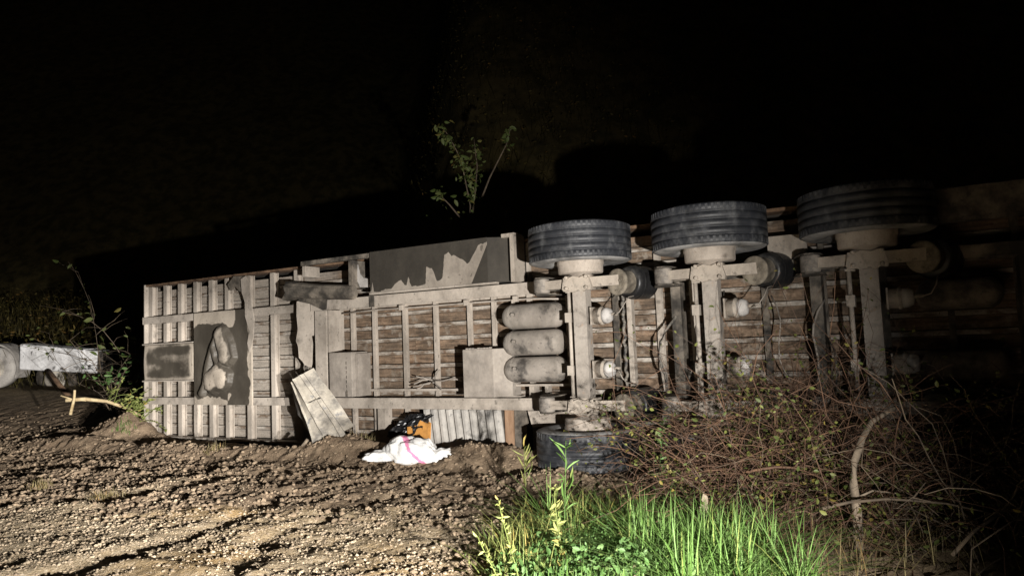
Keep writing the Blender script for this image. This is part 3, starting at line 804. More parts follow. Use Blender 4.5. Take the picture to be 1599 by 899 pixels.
def f_shock(m):
    m.cyl((0, 0, 0), (-.05, .22, .04), .036, 14); m.cyl((-.05, .22, .04), (-.09, .40, .07), .025, 12)
SHOCK = part_mesh(f_shock, "shock_absorber", M['steel_dark'])
def f_hose1(m): m.tube([(.06, -.06, 1.53), (.14, -.12, 1.55), (.18, -.1, 1.62), (.2, 0, 1.70), (.26, .25, 1.74)], .006, 6)
def f_hose2(m): m.tube([(.06, -.06, .985), (.12, -.14, .96), (.15, -.15, .90), (.17, -.1, .86), (.2, .2, .80)], .006, 6)
HOSES = [part_mesh(f, "brake_hose", M['box']) for f in (f_hose1, f_hose2)]
for k, u in enumerate(AXU):
    ax = mk_obj("axle", AX, trailer, (u, VA, 0))
    mk_obj("camshaft", CAMS, ax, (-.16, .03, 0))
    for s_, z in ((1, 1.88), (-1, .625)):
        a = mk_obj("trailing_arm", ARM, trailer, (u, VA-.0, z))
        mk_obj("axle_clamp", CLAMP, a, (0, 0, 0))
        mk_obj("pivot_bush", BUSH, a, (0, 0, 0))
        mk_obj("hanger_bracket", HANG, trailer, (u, VA, z))
        b = mk_obj("air_spring", BAG, trailer, (u+.40, VA-.03, z-.02 if s_ > 0 else z-.02))
        b.rotation_euler = (rnd.uniform(-.03, .03), 0, -.36+rnd.uniform(-.04, .04))
        mk_obj("shock_absorber", SHOCK, trailer, (u-.02, VA+.08, z-.10*s_))
    for z in (1.53, .985):
        mk_obj("brake_chamber", CHAM, ax, (.245, .02, z))
    for hm in HOSES: mk_obj("brake_hose", hm, ax, (.3, .02, 0))
    for j, z in enumerate(ZW):
        w = empty("wheel", (u, VA, z), trailer)
        w.rotation_euler = (0 if j == 0 else math.pi, 0, rnd.uniform(0, 6))
        mk_obj("tyre", TYRE, w); mk_obj("rim", RIM, w); mk_obj("brake_drum", DRUM, w)
# cross tubes and rear equipment
m = MB(); m.box(8.40, 8.455, -.20, -.10, .66, 1.82); m.build("cross_tube", M['steel'], trailer, bevel=.004)
m = MB()
pp = [(8.34+.012*math.sin(i*2.3), -.14+.008*math.cos(i*3.1), .60+i*.05) for i in range(26)]
m.tube(pp, .018, 8); m.build("spiral_hose", M['hose'], trailer)
for u in (8.98, 10.30, 11.9):
    m = MB(); m.box(u-.05, u+.05, -.34, -.12, .66, 1.84); m.build("chassis_crossmember", M['steel_dark'], trailer, bevel=.005)
m = MB(); m.box(9.12, 9.19, -.33, -.26, .35, 1.84); m.build("lift_bracket", M['steel'], trailer, bevel=.004)
hs = random.Random(5)
for q in range(9):
    u0 = hs.uniform(8.7, 10.6); z0 = hs.uniform(1.2, 1.8); pp = []
    du = hs.uniform(-.25, .25)
    for i in range(8):
        t = i/7; pp.append((u0+du*t+.05*math.sin(t*6+q), -.22-.18*math.sin(t*3)-.03*q % .1, z0-t*hs.uniform(.75, .85)))
    m = MB(); m.tube(pp, hs.choice((.007, .010, .014)), 6); m.build("air_line", M['hose'] if q % 3 else M['box'], trailer)
for zc in (1.55, .95):
    m = MB(); m.lathe([(0, .04), (.03, .10), (.08, .13), (.55, .13), (.6, .10), (.63, .04)], (11.1, -.32, zc), (1, 0, 0), 28); m.build("air_tank", M['steel_dark'], trailer)
m = MB(); m.prism([(9.9, -.34), (9.9, -.28), (10.25, -.28), (10.25, -.34)], 'z', 1.94, 2.2); m.build("rail_bracket", M['castiron'], trailer, bevel=.004)
m = MB(); m.box(11.3, TL, -.40, -.36, 2.15, 2.45); m.build("side_guard_bar", M['steel_dark'], trailer, bevel=.005)

# ================================================================= torn panel leaning in front of the trailer
def tw(u, v, w): return TO+TU*u+TV*v+TW*w
def sheet(name, rows, mat, thick=.012, label=None):
    nr, nc = len(rows), len(rows[0]); V = [tuple(tw(*p)) for r_ in rows for p in r_]
    m = MB(); m.add(V, [(i*nc+j, i*nc+j+1, (i+1)*nc+j+1, (i+1)*nc+j) for i in range(nr-1) for j in range(nc-1)])
    o = m.build(name, mat)
    o.data.polygons.foreach_set('use_smooth', [False]*len(o.data.polygons))
    s_ = o.modifiers.new("thickness", 'SOLIDIFY'); s_.thickness = thick; s_.offset = 0
    return o
pr_ = random.Random(8)
tp = empty("torn_steel_panel", tuple(tw(4.7, -.8, .1)))
rows = []
for i in range(9):
    t = i/8
    L0 = Vector((3.78, -.55, .88)).lerp(Vector((4.55, -.92, .14)), t); R0 = Vector((4.06, -.62, 1.0)).lerp(Vector((5.02, -.80, .20)), t)
    row = []
    for j, s_ in enumerate((0, .06, .10, .14, .40, .46, .52, .84, .90, 1.0)):
        p = L0.lerp(R0, s_); bow = -.06*math.sin(s_*math.pi)-.03*t*math.sin(s_*7)-(.025 if s_ in (.10, .46, .90) else 0)-.04*max(0, t-.8)*5*math.sin(s_*9)
        row.append((p[0]+pr_.uniform(-.003, .003), p[1]+bow+pr_.uniform(-.003, .003), p[2]+pr_.uniform(-.003, .003)))
    rows.append(row)
main = sheet("panel_face", rows, M['cream'])
lip = [[(r_[-1][0]+.004, r_[-1][1], r_[-1][2]+.004), (r_[-1][0]+.06, r_[-1][1]+.12, r_[-1][2]+.06+pr_.uniform(-.015, .015))] for r_ in rows[:8]]
l2 = sheet("panel_lip", lip, M['cream'])
fl = [[(r_[0][0]-.004, r_[0][1], r_[0][2]-.004), (r_[0][0]-.10-.05*math.sin(i*.6), r_[0][1]+.10, r_[0][2]-.11+pr_.uniform(-.025, .025))] for i, r_ in enumerate(rows)]
f2 = sheet("panel_flange", fl, M['ribbed'])
m = MB(); m.tube([tuple(tw(*p)) for p in ((4.00, -.66, .66), (4.25, -.76, .63), (4.5, -.76, .70))], .006, 6); wv = m.build("tie_wire", M['hose'])
for o in (main, l2, f2, wv):
    o.parent = tp; o.matrix_parent_inverse = tp.matrix_basis.inverted()
tag(tp, "scraped cream steel panel torn off and leaning against the overturned trailer frame", "panel")
m = MB(); m.tube([tuple(tw(4.52, -1.02, .22)), tuple(tw(4.42, -1.06, .10)), tuple(tw(4.30, -1.10, -.02))], .022, 6, r2=.014)
tag(m.build("broken_stick", M['bark']), "short grey stick propped under the torn cream panel", "stick")
m = MB(); m.tube([tuple(tw(2.72, -.95, .16)), tuple(tw(2.85, -1.0, .03)), tuple(tw(2.98, -1.0, -.02)), tuple(tw(3.10, -.98, .06))], .018, 6)
tag(m.build("bent_rod", M['bark']), "bent grey rod lying in mud below the trailer's lower floor edge", "rod")

# ================================================================= spilled cargo
def blob(name, c, dims, mat, seed, n=48, lump=.25, rot=0.0, fold=.5):
    """closed crumpled sack: sphere with folds, flattened below"""
    th = np.linspace(0, math.pi, n//2+1); ph = np.linspace(0, 2*math.pi, n, endpoint=False)
    T, P_ = np.meshgrid(th, ph, indexing='ij')
    nxn = np.sin(T)*np.cos(P_); nyn = np.sin(T)*np.sin(P_); nz = np.cos(T)
    f = 1+lump*(fbm(nxn*2.2+5, nyn*2.2+nz*2.2, seed, 4)-.5)*2+fold*.14*(1-np.abs(2*fbm(nxn*3+9, nyn*3-nz*2, seed+3, 3)-1)-.6)*2
    X = nxn*f*dims[0]; Y = nyn*f*dims[1]; Z = nz*f*dims[2]; Z = np.where(Z < 0, Z*.35, Z)
    ca, sa = math.cos(rot), math.sin(rot)
    V = np.stack([(X*ca-Y*sa), (X*sa+Y*ca), Z], -1).reshape(-1, 3)
    i = np.arange(V.shape[0]).reshape(T.shape); j = np.roll(i, -1, 1)
    F = np.stack([i[:-1].ravel(), i[1:].ravel(), j[1:].ravel(), j[:-1].ravel()], 1)
    o = mk_obj(name, np_mesh(name, V, F, mat, smooth=True)); o.location = c
    return o
def sack_mat(name="white_woven_sack", stripe=1.0):
    m_, nt, b = new_mat(name)
    v = coords(nt); tc = N(nt, "ShaderNodeTexCoord"); sp = N(nt, "ShaderNodeSeparateXYZ"); L(nt, tc.outputs["Object"], sp.inputs[0])
    n1 = noise(nt, v, 5, 5); n2 = noise(nt, v, 40, 4)
    s_ = math_(nt, 'ADD', math_(nt, 'ADD', math_(nt, 'MULTIPLY', sp.outputs[0], .8), math_(nt, 'MULTIPLY', sp.outputs[2], .75)), math_(nt, 'MULTIPLY', n1, .18))
    st = math_(nt, 'MULTIPLY', rng(nt, s_, .155, .17), rng(nt, s_, .20, .215, 1, 0))
    c = mix(nt, rng(nt, n1, .55, .75), (.82, .81, .79), (.62, .59, .55))
    c = mix(nt, math_(nt, 'MULTIPLY', st, stripe), c, (.72, .25, .42))
    L(nt, c, b.inputs["Base Color"]); b.inputs["Roughness"].default_value = .6
    bump(nt, b, math_(nt, 'ADD', n1, math_(nt, 'MULTIPLY', n2, .3)), .5, .02)
    return m_
SK = sack_mat(); SKP = sack_mat("plain_sack_cloth", 0.0)
def gz(x, y): return H(x, y)
sx, sy = -1.12, 7.98
o = blob("woven_sack", (sx, sy, gz(sx, sy)+.02), (.34, .20, .20), SK, 5, 56, .35, -.35, .9)
sk2 = blob("sack_tail", (.36, -.10, -.02), (.17, .12, .12), SKP, 9, 32, .3, .2, .9); sk2.parent = o
sk3 = blob("sack_corner", (-.34, .02, -.02), (.2, .11, .09), SKP, 12, 32, .3, .3, .9); sk3.parent = o
tag(o, "crumpled white woven sack with a pink stripe spilled beside the ribbed panel", "sack")
def plain(name, c, rough, c2=None):
    m_, nt, b = new_mat(name); v = coords(nt); n1 = noise(nt, v, 9, 5)
    L(nt, mix(nt, rng(nt, n1, .35, .65), c, c2 or tuple(x*1.5 for x in c)), b.inputs["Base Color"]); b.inputs["Roughness"].default_value = rough
    bump(nt, b, n1, .4, .01); return m_
BLK = plain("black_plastic", (.012, .012, .013), .28); ORG = plain("orange_plastic", (.42, .20, .05), .6)
# crumpled black sheet
def crumple(name, u0, u1, w0, w1, v0, mat, seed, slope=(.0, .0), amp=.12, skew=0.0):
    us = np.linspace(0, 1, 26); A, B_ = np.meshgrid(us, us)
    U = u0+(u1-u0)*A+skew*B_; Wv = w0+(w1-w0)*B_+.10*(fbm(A*3, B_*3, seed+4, 3)-.5)
    Vv = v0+slope[0]*A+slope[1]*B_-amp*(1-np.abs(2*fbm(A*3.2, B_*3.2, seed, 4)-1))
    P = TO[None]+U.ravel()[:, None]*TU+Vv.ravel()[:, None]*TV+Wv.ravel()[:, None]*TW
    i = np.arange(676).reshape(26, 26)
    F = np.stack([i[:-1, :-1].ravel(), i[:-1, 1:].ravel(), i[1:, 1:].ravel(), i[1:, :-1].ravel()], 1)
    o = mk_obj(name, np_mesh(name, P, F, mat)); s_ = o.modifiers.new("t", 'SOLIDIFY'); s_.thickness = .008
    return o
tag(crumple("plastic_sheet", 5.25, 5.72, .20, .46, -.34, BLK, 3, (-.05, .15), .16, .22), "crumpled black plastic sheet tucked between rail and ribbed panel", "plastic sheet")
tag(crumple("plastic_scrap", 6.35, 6.95, .00, .10, -.40, BLK, 7, (.0, .05), .10, .05), "flat black plastic scrap lying in mud below the ribbed panel", "plastic scrap")
m = MB(); c0 = [(5.62, .20), (5.86, .16), (5.88, .36), (5.80, .40), (5.76, .34), (5.62, .32)]
n = len(c0); m.add([tuple(tw(p[0], -.46+.1*(p[0]-5.6), p[1])) for p in c0]+[tuple(tw(p[0], -.34, p[1])) for p in c0], [tuple(range(n)), tuple(range(n, 2*n))[::-1]]+[(i, (i+1) % n, n+(i+1) % n, n+i) for i in range(n)])
tag(m.build("foam_block", ORG, bevel=.008), "torn orange block wedged behind the white sack", "foam block")

# ================================================================= tractor unit at the far left
tr_ = empty("tractor_unit", (-12.2, 17.0, -.3))
def on_tr(o): o.parent = tr_; return o
WY = -.0
def twheel(loc, mat_t, mat_r, ry=0.0, rz=0.0):
    w = empty("wheel", loc, tr_); w.rotation_euler = (R(90)+ry, 0, rz)
    m = MB(); m.lathe([(-.14, .29), (-.15, .34), (-.145, .44), (-.11, .485), (.11, .485), (.145, .44), (.15, .34), (.14, .29)], (0, 0, 0), (0, 0, 1), 64, caps=False); m.build("tyre", mat_t, w)
    m = MB(); m.lathe([(.13, .295), (.145, .29), (.13, .27), (.08, .25), (.06, .17), (.10, .15), (.15, .145), (.165, .12), (.168, .02)], (0, 0, 0), (0, 0, 1), 48)
    for q in range(10):
        an = 2*math.pi*q/10; m.lathe([(.06, .016), (.095, .014)], (.205*math.cos(an), .205*math.sin(an), 0), (0, 0, 1), 6)
    m.build("rim", mat_r, w)
    m = MB(); m.lathe([(.1, .26), (.165, .255), (.18, .22), (.185, .02)], (0, 0, 0), (0, 0, 1), 40); m.build("hub_cover", M['cream'], w)
    return w
twheel((-.03, -.05, .50), M['greyrim'], M['greyrim'])
twheel((1.05, .55, .20), M['truckdark'], M['truckdark'], .15)  # wheel standing in shade: the shade is put into its darker material
m = MB()
def tkp(x, y, z): return (x, y, z)
A0 = [(.55, -.16, .46), (2.40, -.16, .365), (2.40, .42, .365), (.55, .42, .46), (.55, -.16, 1.075), (2.40, -.16, .895), (2.40, .42, .895), (.55, .42, 1.075)]
m.hexa(A0); tk = m.build("fuel_tank", M['white'], tr_, bevel=.05)
tk.modifiers["bevel"].segments = 4
for x0, x1, nm, mt in ((2.055, 2.085, "tank_strap", M['white']),):
    f0 = (x0-.55)/1.85
    m = MB(); zb = .46-.095*f0; zt = 1.075-.18*f0
    m.hexa([(x0, -.175, zb-.012), (x1, -.175, zb-.012), (x1, .43, zb-.012), (x0, .43, zb-.012), (x0, -.175, zt+.012), (x1, -.175, zt+.012), (x1, .43, zt+.012), (x0, .43, zt+.012)]); m.build(nm, mt, tk, bevel=.004)
m = MB()
for k in range(3): m.box(2.11, 2.36, -.172, -.155, .46+.12*k, .475+.12*k)
m.build("tank_step", M['white'], tk, bevel=.003)
m = MB(); m.hexa([(2.405, -.15, .37), (2.52, -.13, .36), (2.52, .40, .36), (2.405, .42, .37), (2.405, -.15, .885), (2.52, -.13, .87), (2.52, .40, .87), (2.405, .42, .885)]); m.build("tank_end_guard", M['truckdark'], tr_, bevel=.01)
m = MB()   # wheel arch
ns = 26
for k in range(ns+1):
    an = R(-25+150*k/ns)
    for (r_, y) in ((.53, -.16), (.57, -.16), (.57, .30), (.53, .30)): m.v.append((-.03+r_*math.cos(an), y, .50+r_*math.sin(an)))
for k in range(ns):
    for j in range(4): m.f.append((4*k+j, 4*k+(j+1) % 4, 4*k+4+(j+1) % 4, 4*k+4+j)); m.m.append(0); m.sm.append(False)
m.build("mudguard", M['greyrim'], tr_)
m = MB(); m.box(-1.5, 3.0, .45, .55, .55, .85); m.box(-1.5, 3.0, 1.25, 1.35, .55, .85); m.build("chassis_frame", M['truckdark'], tr_, bevel=.01)
m = MB(); m.hexa([(-3.5, -.1, .5), (-1.75, -.1, .5), (-1.75, 2.1, .5), (-3.3, 2.1, .5), (-3.2, 0, 2.9), (-1.85, 0, 2.9), (-1.85, 2.0, 2.9), (-3.2, 2.0, 2.9)]); m.build("cab", M['white'], tr_, bevel=.1)
m = MB(); m.hexa([(-2.9, -.115, 1.6), (-2.2, -.115, 1.6), (-2.2, -.02, 1.6), (-2.9, -.02, 1.6), (-2.85, -.09, 2.4), (-2.25, -.09, 2.4), (-2.25, -.0, 2.4), (-2.85, -.0, 2.4)]); m.build("side_window", BLK, tr_)
m = MB(); m.tube([(1.45, -.45, .46), (1.85, -.7, .18), (2.5, -1.05, -.28)], .055, 8); m.build("bent_frame_bar", M['rust'], tr_)
tag(tr_, "muddy tractor unit with a white fuel tank standing beyond the mud", "truck")

# ================================================================= vegetation
def blades(n, pos, hgt, wid, lean, rs, bend=.6, seg=4):
    """grass blades; pos (n,3)"""
    an = rs.rand(n)*2*math.pi; d = np.stack([np.cos(an), np.sin(an), np.zeros(n)], 1); sd = np.stack([-np.sin(an), np.cos(an), np.zeros(n)], 1)
    ln = lean*(rs.rand(n)**1.2)
    V = []
    for k in range(seg+1):
        t = k/seg; w = wid*(1-t**1.6)*(.75+.25*(1-t))
        c = pos+d*(hgt*(ln*t+bend*ln*t*t))[:, None]+np.array([0, 0, 1.])*(hgt*(t-.35*ln*t*t))[:, None]
        a = sd*(w/2)[:, None]
        V += [c-a, c+a] if k < seg else [c]
    V = np.stack(V, 1); m_ = V.shape[1]
    q = []
    for k in range(seg-1): q += [(2*k, 2*k+1, 2*k+3), (2*k, 2*k+3, 2*k+2)]
    q += [(2*seg-2, 2*seg-1, 2*seg)]
    F = (np.array(q)[None]+(np.arange(n)*m_)[:, None, None]).reshape(-1, 3)
    return V.reshape(-1, 3), F
def leaves(P, size, rs, asp=.5, up=.3, dirs=None):
    n = len(P)
    d = rs.randn(n, 3); d[:, 2] = d[:, 2]*.5+up
    if dirs is not None: d = d*.5+dirs
    d /= np.linalg.norm(d, axis=1)[:, None]
    s_ = np.cross(d, rs.randn(n, 3)); s_ /= np.linalg.norm(s_, axis=1)[:, None]; nn = np.cross(d, s_)
    L_ = (size*(.5+rs.rand(n)))[:, None]; Wd_ = L_*asp*.5
    V = np.stack([P, P+d*L_*.3+s_*Wd_*.8+nn*L_*.08, P+d*L_*.65+s_*Wd_*.75+nn*L_*.08, P+d*L_-nn*L_*.1, P+d*L_*.65-s_*Wd_*.75+nn*L_*.08, P+d*L_*.3-s_*Wd_*.8+nn*L_*.08, P+d*L_*.5], 1)
    q = np.array([(0, 1, 6), (1, 2, 6), (2, 3, 6), (3, 4, 6), (4, 5, 6), (5, 0, 6)])
    return V.reshape(-1, 3), (q[None]+(np.arange(n)*7)[:, None, None]).reshape(-1, 3)
def canes(starts, rs, length, r0, seg=7, up=1.0, droop=1.2, wander=.25, sides=4, dirs=None):
    """arching canes -> V,F,and points along for leaves"""
    n = len(starts)
    an = rs.rand(n)*2*math.pi; d = np.stack([np.cos(an)*.6, np.sin(an)*.6, up*(.5+rs.rand(n))], 1)
    if dirs is not None: d = d*.5+dirs
    d /= np.linalg.norm(d, axis=1)[:, None]
    P = [starts]; p = starts.copy(); st = (length*(.4+.8*rs.rand(n))/seg)[:, None]
    for k in range(seg):
        d = d+rs.randn(n, 3)*wander*.6; d[:, 2] -= droop/seg*(.4+1.2*rs.rand(n)); d /= np.linalg.norm(d, axis=1)[:, None]
        p = p+d*st; P.append(p.copy())
    P = np.stack(P, 1)                         # n,seg+1,3
    T = np.gradient(P, axis=1); T /= np.linalg.norm(T, axis=2)[..., None]+1e-9
    ref = np.array([.3, .5, .81]); a = np.cross(T, ref); a /= np.linalg.norm(a, axis=2)[..., None]+1e-9; b_ = np.cross(T, a)
    rr = (r0*(.5+rs.rand(n)))[:, None]*np.linspace(1, .35, seg+1)[None]
    ring = [P+(a*math.cos(2*math.pi*k/sides)+b_*math.sin(2*math.pi*k/sides))*rr[..., None] for k in range(sides)]
    V = np.stack(ring, 2)                      # n,seg+1,sides,3
    q = []
    for i in range(seg):
        for k in range(sides): q.append((i*sides+k, i*sides+(k+1) % sides, (i+1)*sides+(k+1) % sides, (i+1)*sides+k))
    F = (np.array(q)[None]+(np.arange(n)*(seg+1)*sides)[:, None, None]).reshape(-1, 4)
    return V.reshape(-1, 3), F, P
def ground_pts(rs, n, fn):
    P = fn(rs, n); z = height(P[:, 0], P[:, 1]); return np.column_stack([P, z])
def cat(*vf):
    V = []; F = []; o_ = 0
    for v, f in vf: V.append(v); F.append(f+o_); o_ += len(v)
    return np.concatenate(V), np.concatenate(F)

rs = np.random.RandomState(21)
# --- green grass in the right foreground
def clumps(cs, spread):
    def fn(rs_, n):
        c = np.array(cs); w = c[:, 2]/c[:, 2].sum(); k = rs_.choice(len(c), n, p=w)
        return c[k, :2]+rs_.randn(n, 2)*spread*np.sqrt(c[k, 2:3])
    return fn
TALL = [(1.12, 4.40, 1.0), (1.24, 4.25, 1.1), (1.36, 4.42, .8), (1.48, 4.2, .5), (.80, 4.45, .9), (.90, 4.3, 1.0), (.74, 4.65, .4), (1.2, 3.85, .7), (.92, 3.8, .6), (1.5, 3.8, .4), (.42, 4.9, .2), (.30, 5.3, .25)]
P = ground_pts(rs, 1500, clumps(TALL, .062)); NB = 1500
HB = (.16+.30*rs.rand(NB)**1.3)
V, F = blades(NB, P, HB*1.05, .008+.007*rs.rand(NB), 1.45, rs, .8)
tag(mk_obj("grass", np_mesh("grass", V, F, M['grass'], True, per=9)), "tall bright green grass growing in the verge in front of the lower wheel", "grass", kind="stuff")
def g_low(rs_, n):
    x = -.35+2.0*rs_.rand(n*3); y = 3.5+2.6*rs_.rand(n*3)
    k = rs_.rand(n*3) < sstep(-.25, .2, x+(fbm(x*2.5, y*2.5, 44, 3)-.5)*.8-.12*(y-4.2))*sstep(6.1, 5.3, y)
    return np.stack([x, y], 1)[k][:n]
P = ground_pts(rs, 2600, g_low); n = len(P)
V, F = blades(n, P, .07+.13*rs.rand(n)**1.5, .006+.004*rs.rand(n), .9, rs, seg=3)
tag(mk_obj("low_grass", np_mesh("low_grass", V, F, M['grass'], True, per=7)), "short mixed green grass carpeting the verge between the weeds", "grass", kind="stuff")
P = ground_pts(rs, 750, lambda r_, n_: clumps([(1.0, 5.2, 1), (1.5, 5.2, 1.2), (1.9, 4.7, 1), (1.6, 4.0, 1), (2.2, 4.2, 1.0), (.5, 5.7, .4), (2.8, 4.6, 1.2)], .25)(r_, n_))
V, F = blades(len(P), P, .10+.26*rs.rand(len(P))**1.5, .005+.003*rs.rand(len(P)), 1.9, rs)
tag(mk_obj("dry_grass", np_mesh("dry_grass", V, F, M['grass_dry'], True, per=9)), "dry brown grass tangled around the foot of the brambles", "grass", kind="stuff")
# tufts of sparse grass out on the mud
for (x, y, lab) in [(-4.95, 7.55, "thin pale grass tuft flattened on the open muddy track"), (-3.95, 7.0, "small yellowish grass tuft beside a rut in the gravel"), (-3.85, 9.25, "sparse weed tuft on the mud ridge below the trailer"), (-1.75, 8.75, "green grass tuft on the mud mound beside the torn panel"), (-6.0, 11.1, "leafy green tuft on mud against the trailer's lower front corner")]:
    c = np.array([[x, y]]); k = 70
    pp = c+rs.randn(k, 2)*np.array([.07, .045]); P = np.column_stack([pp, height(pp[:, 0], pp[:, 1])])
    V, F = blades(k, P, .04+.10*rs.rand(k), .006+.003*rs.rand(k), 1.0, rs)
    tag(mk_obj("grass_tuft", np_mesh("grass_tuft", V, F, M['grass_dry'] if x > -5 else M['grass'], True, per=9)), lab, "grass", "grass tufts on the mud")
# --- broadleaf weeds
P = ground_pts(rs, 2600, lambda r_, n_: clumps([(.40, 4.1, 1.2), (.62, 4.0, 1.0), (.2, 4.2, .8), (.35, 4.5, 1.0), (.6, 4.8, .9), (.15, 4.7, .7), (1.05, 4.5, .3), (.7, 4.3, .6), (.3, 5.0, .6), (.05, 4.0, .6)], .15)(r_, n_))
P[:, 2] += .02+.15*rs.rand(len(P))*sstep(.3, .6, fbm(P[:, 0]*5, P[:, 1]*5, 66, 3))
V, F = leaves(P, .016+.03*rs.rand(len(P))**1.5, rs, .62, .4)
tag(mk_obj("broadleaf_weeds", np_mesh("broadleaf_weeds", V, F, M['broad'], True, per=7)), "round-leaved green weeds covering the ground between grass clumps", "weeds", kind="stuff")
P = ground_pts(rs, 700, lambda r_, n_: clumps([(.05, 4.9, 1), (.25, 4.75, .9), (.45, 5.1, .9), (.0, 4.4, .7), (.15, 5.3, .6), (.62, 5.2, .6)], .12)(r_, n_))
V, F = blades(len(P), P, .10+.22*rs.rand(len(P)), .007+.004*rs.rand(len(P)), 1.25, rs)
tag(mk_obj("feathery_weeds", np_mesh("feathery_weeds", V, F, M['weed'], True, per=9)), "yellow-green arching weeds in front of the lower muddy tyre", "weeds", kind="stuff")
# --- tall individual weeds
def tall_weed(base, tip, lab, nl=46, sz=.035, mat='weed', bendy=.0, asp=.35):
    bx_, by_ = base; z = H(bx_, by_); p0 = Vector((bx_, by_, z-.02)); p1 = Vector(tip)
    t_ = empty("tall_weed", p0)
    pts = [p0.lerp(p1, k/6)-p0+Vector((bendy*math.sin(k), 0, bendy*.6*math.sin(k*1.7))) for k in range(7)]
    m = MB(); m.tube(pts, .0045, 6, r2=.002); m.build("stem", M[mat], t_)
    q = np.array([list(Vector(pts[0]).lerp(Vector(pts[-1]), a)) for a in rs.rand(nl)**.8])
    V, F = leaves(q, sz, rs, asp, .9 if asp < .2 else .5); mk_obj("leaves", np_mesh("weed_leaves", V, F, M[mat], True, per=7), t_)
    tag(t_, lab, "weed", "tall weeds in the verge")
tall_weed((.02, 3.72), (-.19, 3.9, .30), "pale flowering weed leaning out over the bare gravel", 60, .03, bendy=.006)
tall_weed((.06, 3.9), (-.08, 4.2, .42), "upright pale weed stalk beside the leaning flowering weed", 46, .03, bendy=.006)
tall_weed((.12, 5.9), (.10, 6.15, .40), "thin pale grass stalk rising in front of the ribbed panel's edge", 22, .12, 'weed', asp=.10)
tall_weed((.36, 4.95), (.38, 5.05, .60), "tall green grass stalk crossing in front of the lower muddy tyre", 24, .14, 'grass', asp=.10)
tall_weed((1.12, 5.6), (1.24, 5.85, .62), "leafy green shoot beside the lower tyre at the brambles", 60, .055, 'broad')
tall_weed((.30, 4.35), (.27, 4.5, .42), "yellow-green weed with drooping leaves among the grass", 70, .05, 'weed', .01)

# --- bramble thicket over the second and third axle
th = empty("bramble_thicket", (2.1, 5.4, H(2.1, 5.4)))
def br_pts(rs_, n):
    c = np.array([(1.62, 5.8, .5), (1.80, 5.5, .9), (2.1, 5.5, 1.2), (2.5, 5.45, 1.1), (2.8, 5.2, 1.0), (2.2, 5.1, .9), (1.75, 5.2, .5), (2.6, 4.9, .7)])
    k = rs_.choice(len(c), n, p=c[:, 2]/c[:, 2].sum()); return c[k, :2]+rs_.randn(n, 2)*np.array([.22, .16])
P = ground_pts(rs, 900, br_pts)
V1, F1, PA = canes(P, rs, 1.75, .0036, 10, 1.45, 1.5, .5)
V2, F2, PB = canes(PA[:, 5], rs, .5, .0022, 6, .2, .8, .6)
V3, F3, PC = canes(PA[:, 7], rs, .45, .002, 6, .1, .8, .6)
org = np.array(th.location)
V, F = cat((V1, F1), (V2, F2), (V3, F3))
mk_obj("canes", np_mesh("bramble_canes", V-org, F, M['cane']), th)
P = ground_pts(rs, 500, br_pts); V1, F1, _ = canes(P, rs, .95, .0034, 8, .7, 1.2, .7)
mk_obj("dead_canes", np_mesh("bramble_dead", V1-org, F1, M['cane_d']), th)
pl = np.concatenate([PA[:, 2:].reshape(-1, 3), PB[:, 2:].reshape(-1, 3), PC[:, 2:].reshape(-1, 3)]); pl = pl[rs.rand(len(pl)) < .85]
pl = pl[(fbm(pl[:, 0]*4, pl[:, 2]*4, 55, 3) > .42)]
V, F = leaves(pl+rs.randn(len(pl), 3)*.025-org, .031, rs, .6, .2)
mk_obj("leaves", np_mesh("bramble_leaves", V, F, M['leaf'], True, per=7), th)
tag(th, "tangled brown bramble thicket with small green leaves covering the middle axles' lower ends", "bramble")
# --- second, darker thicket beyond, to the right
th2 = empty("bramble_thicket", (3.4, 4.9, H(3.4, 4.9))); org = np.array(th2.location)
def br2(rs_, n):
    c = np.array([(3.1, 5.0, 1), (3.5, 4.7, 1), (3.9, 4.3, 1), (2.9, 4.4, .8), (3.3, 4.1, .8)])
    k = rs_.choice(len(c), n, p=c[:, 2]/c[:, 2].sum()); return c[k, :2]+rs_.randn(n, 2)*.25
P = ground_pts(rs, 300, br2); V1, F1, PA = canes(P, rs, 1.2, .005, 8, 1.0, 1.4, .4)
mk_obj("canes", np_mesh("bramble_canes", V1-org, F1, M['cane_d']), th2)
pl = PA[:, 3:].reshape(-1, 3); pl = pl[rs.rand(len(pl)) < .25]
V, F = leaves(pl-org, .035, rs, .6, .2); mk_obj("leaves", np_mesh("bramble_leaves", V, F, M['leaf'], True, per=7), th2)
tag(th2, "sparse dark bramble thicket past the curved bare trunk", "bramble")
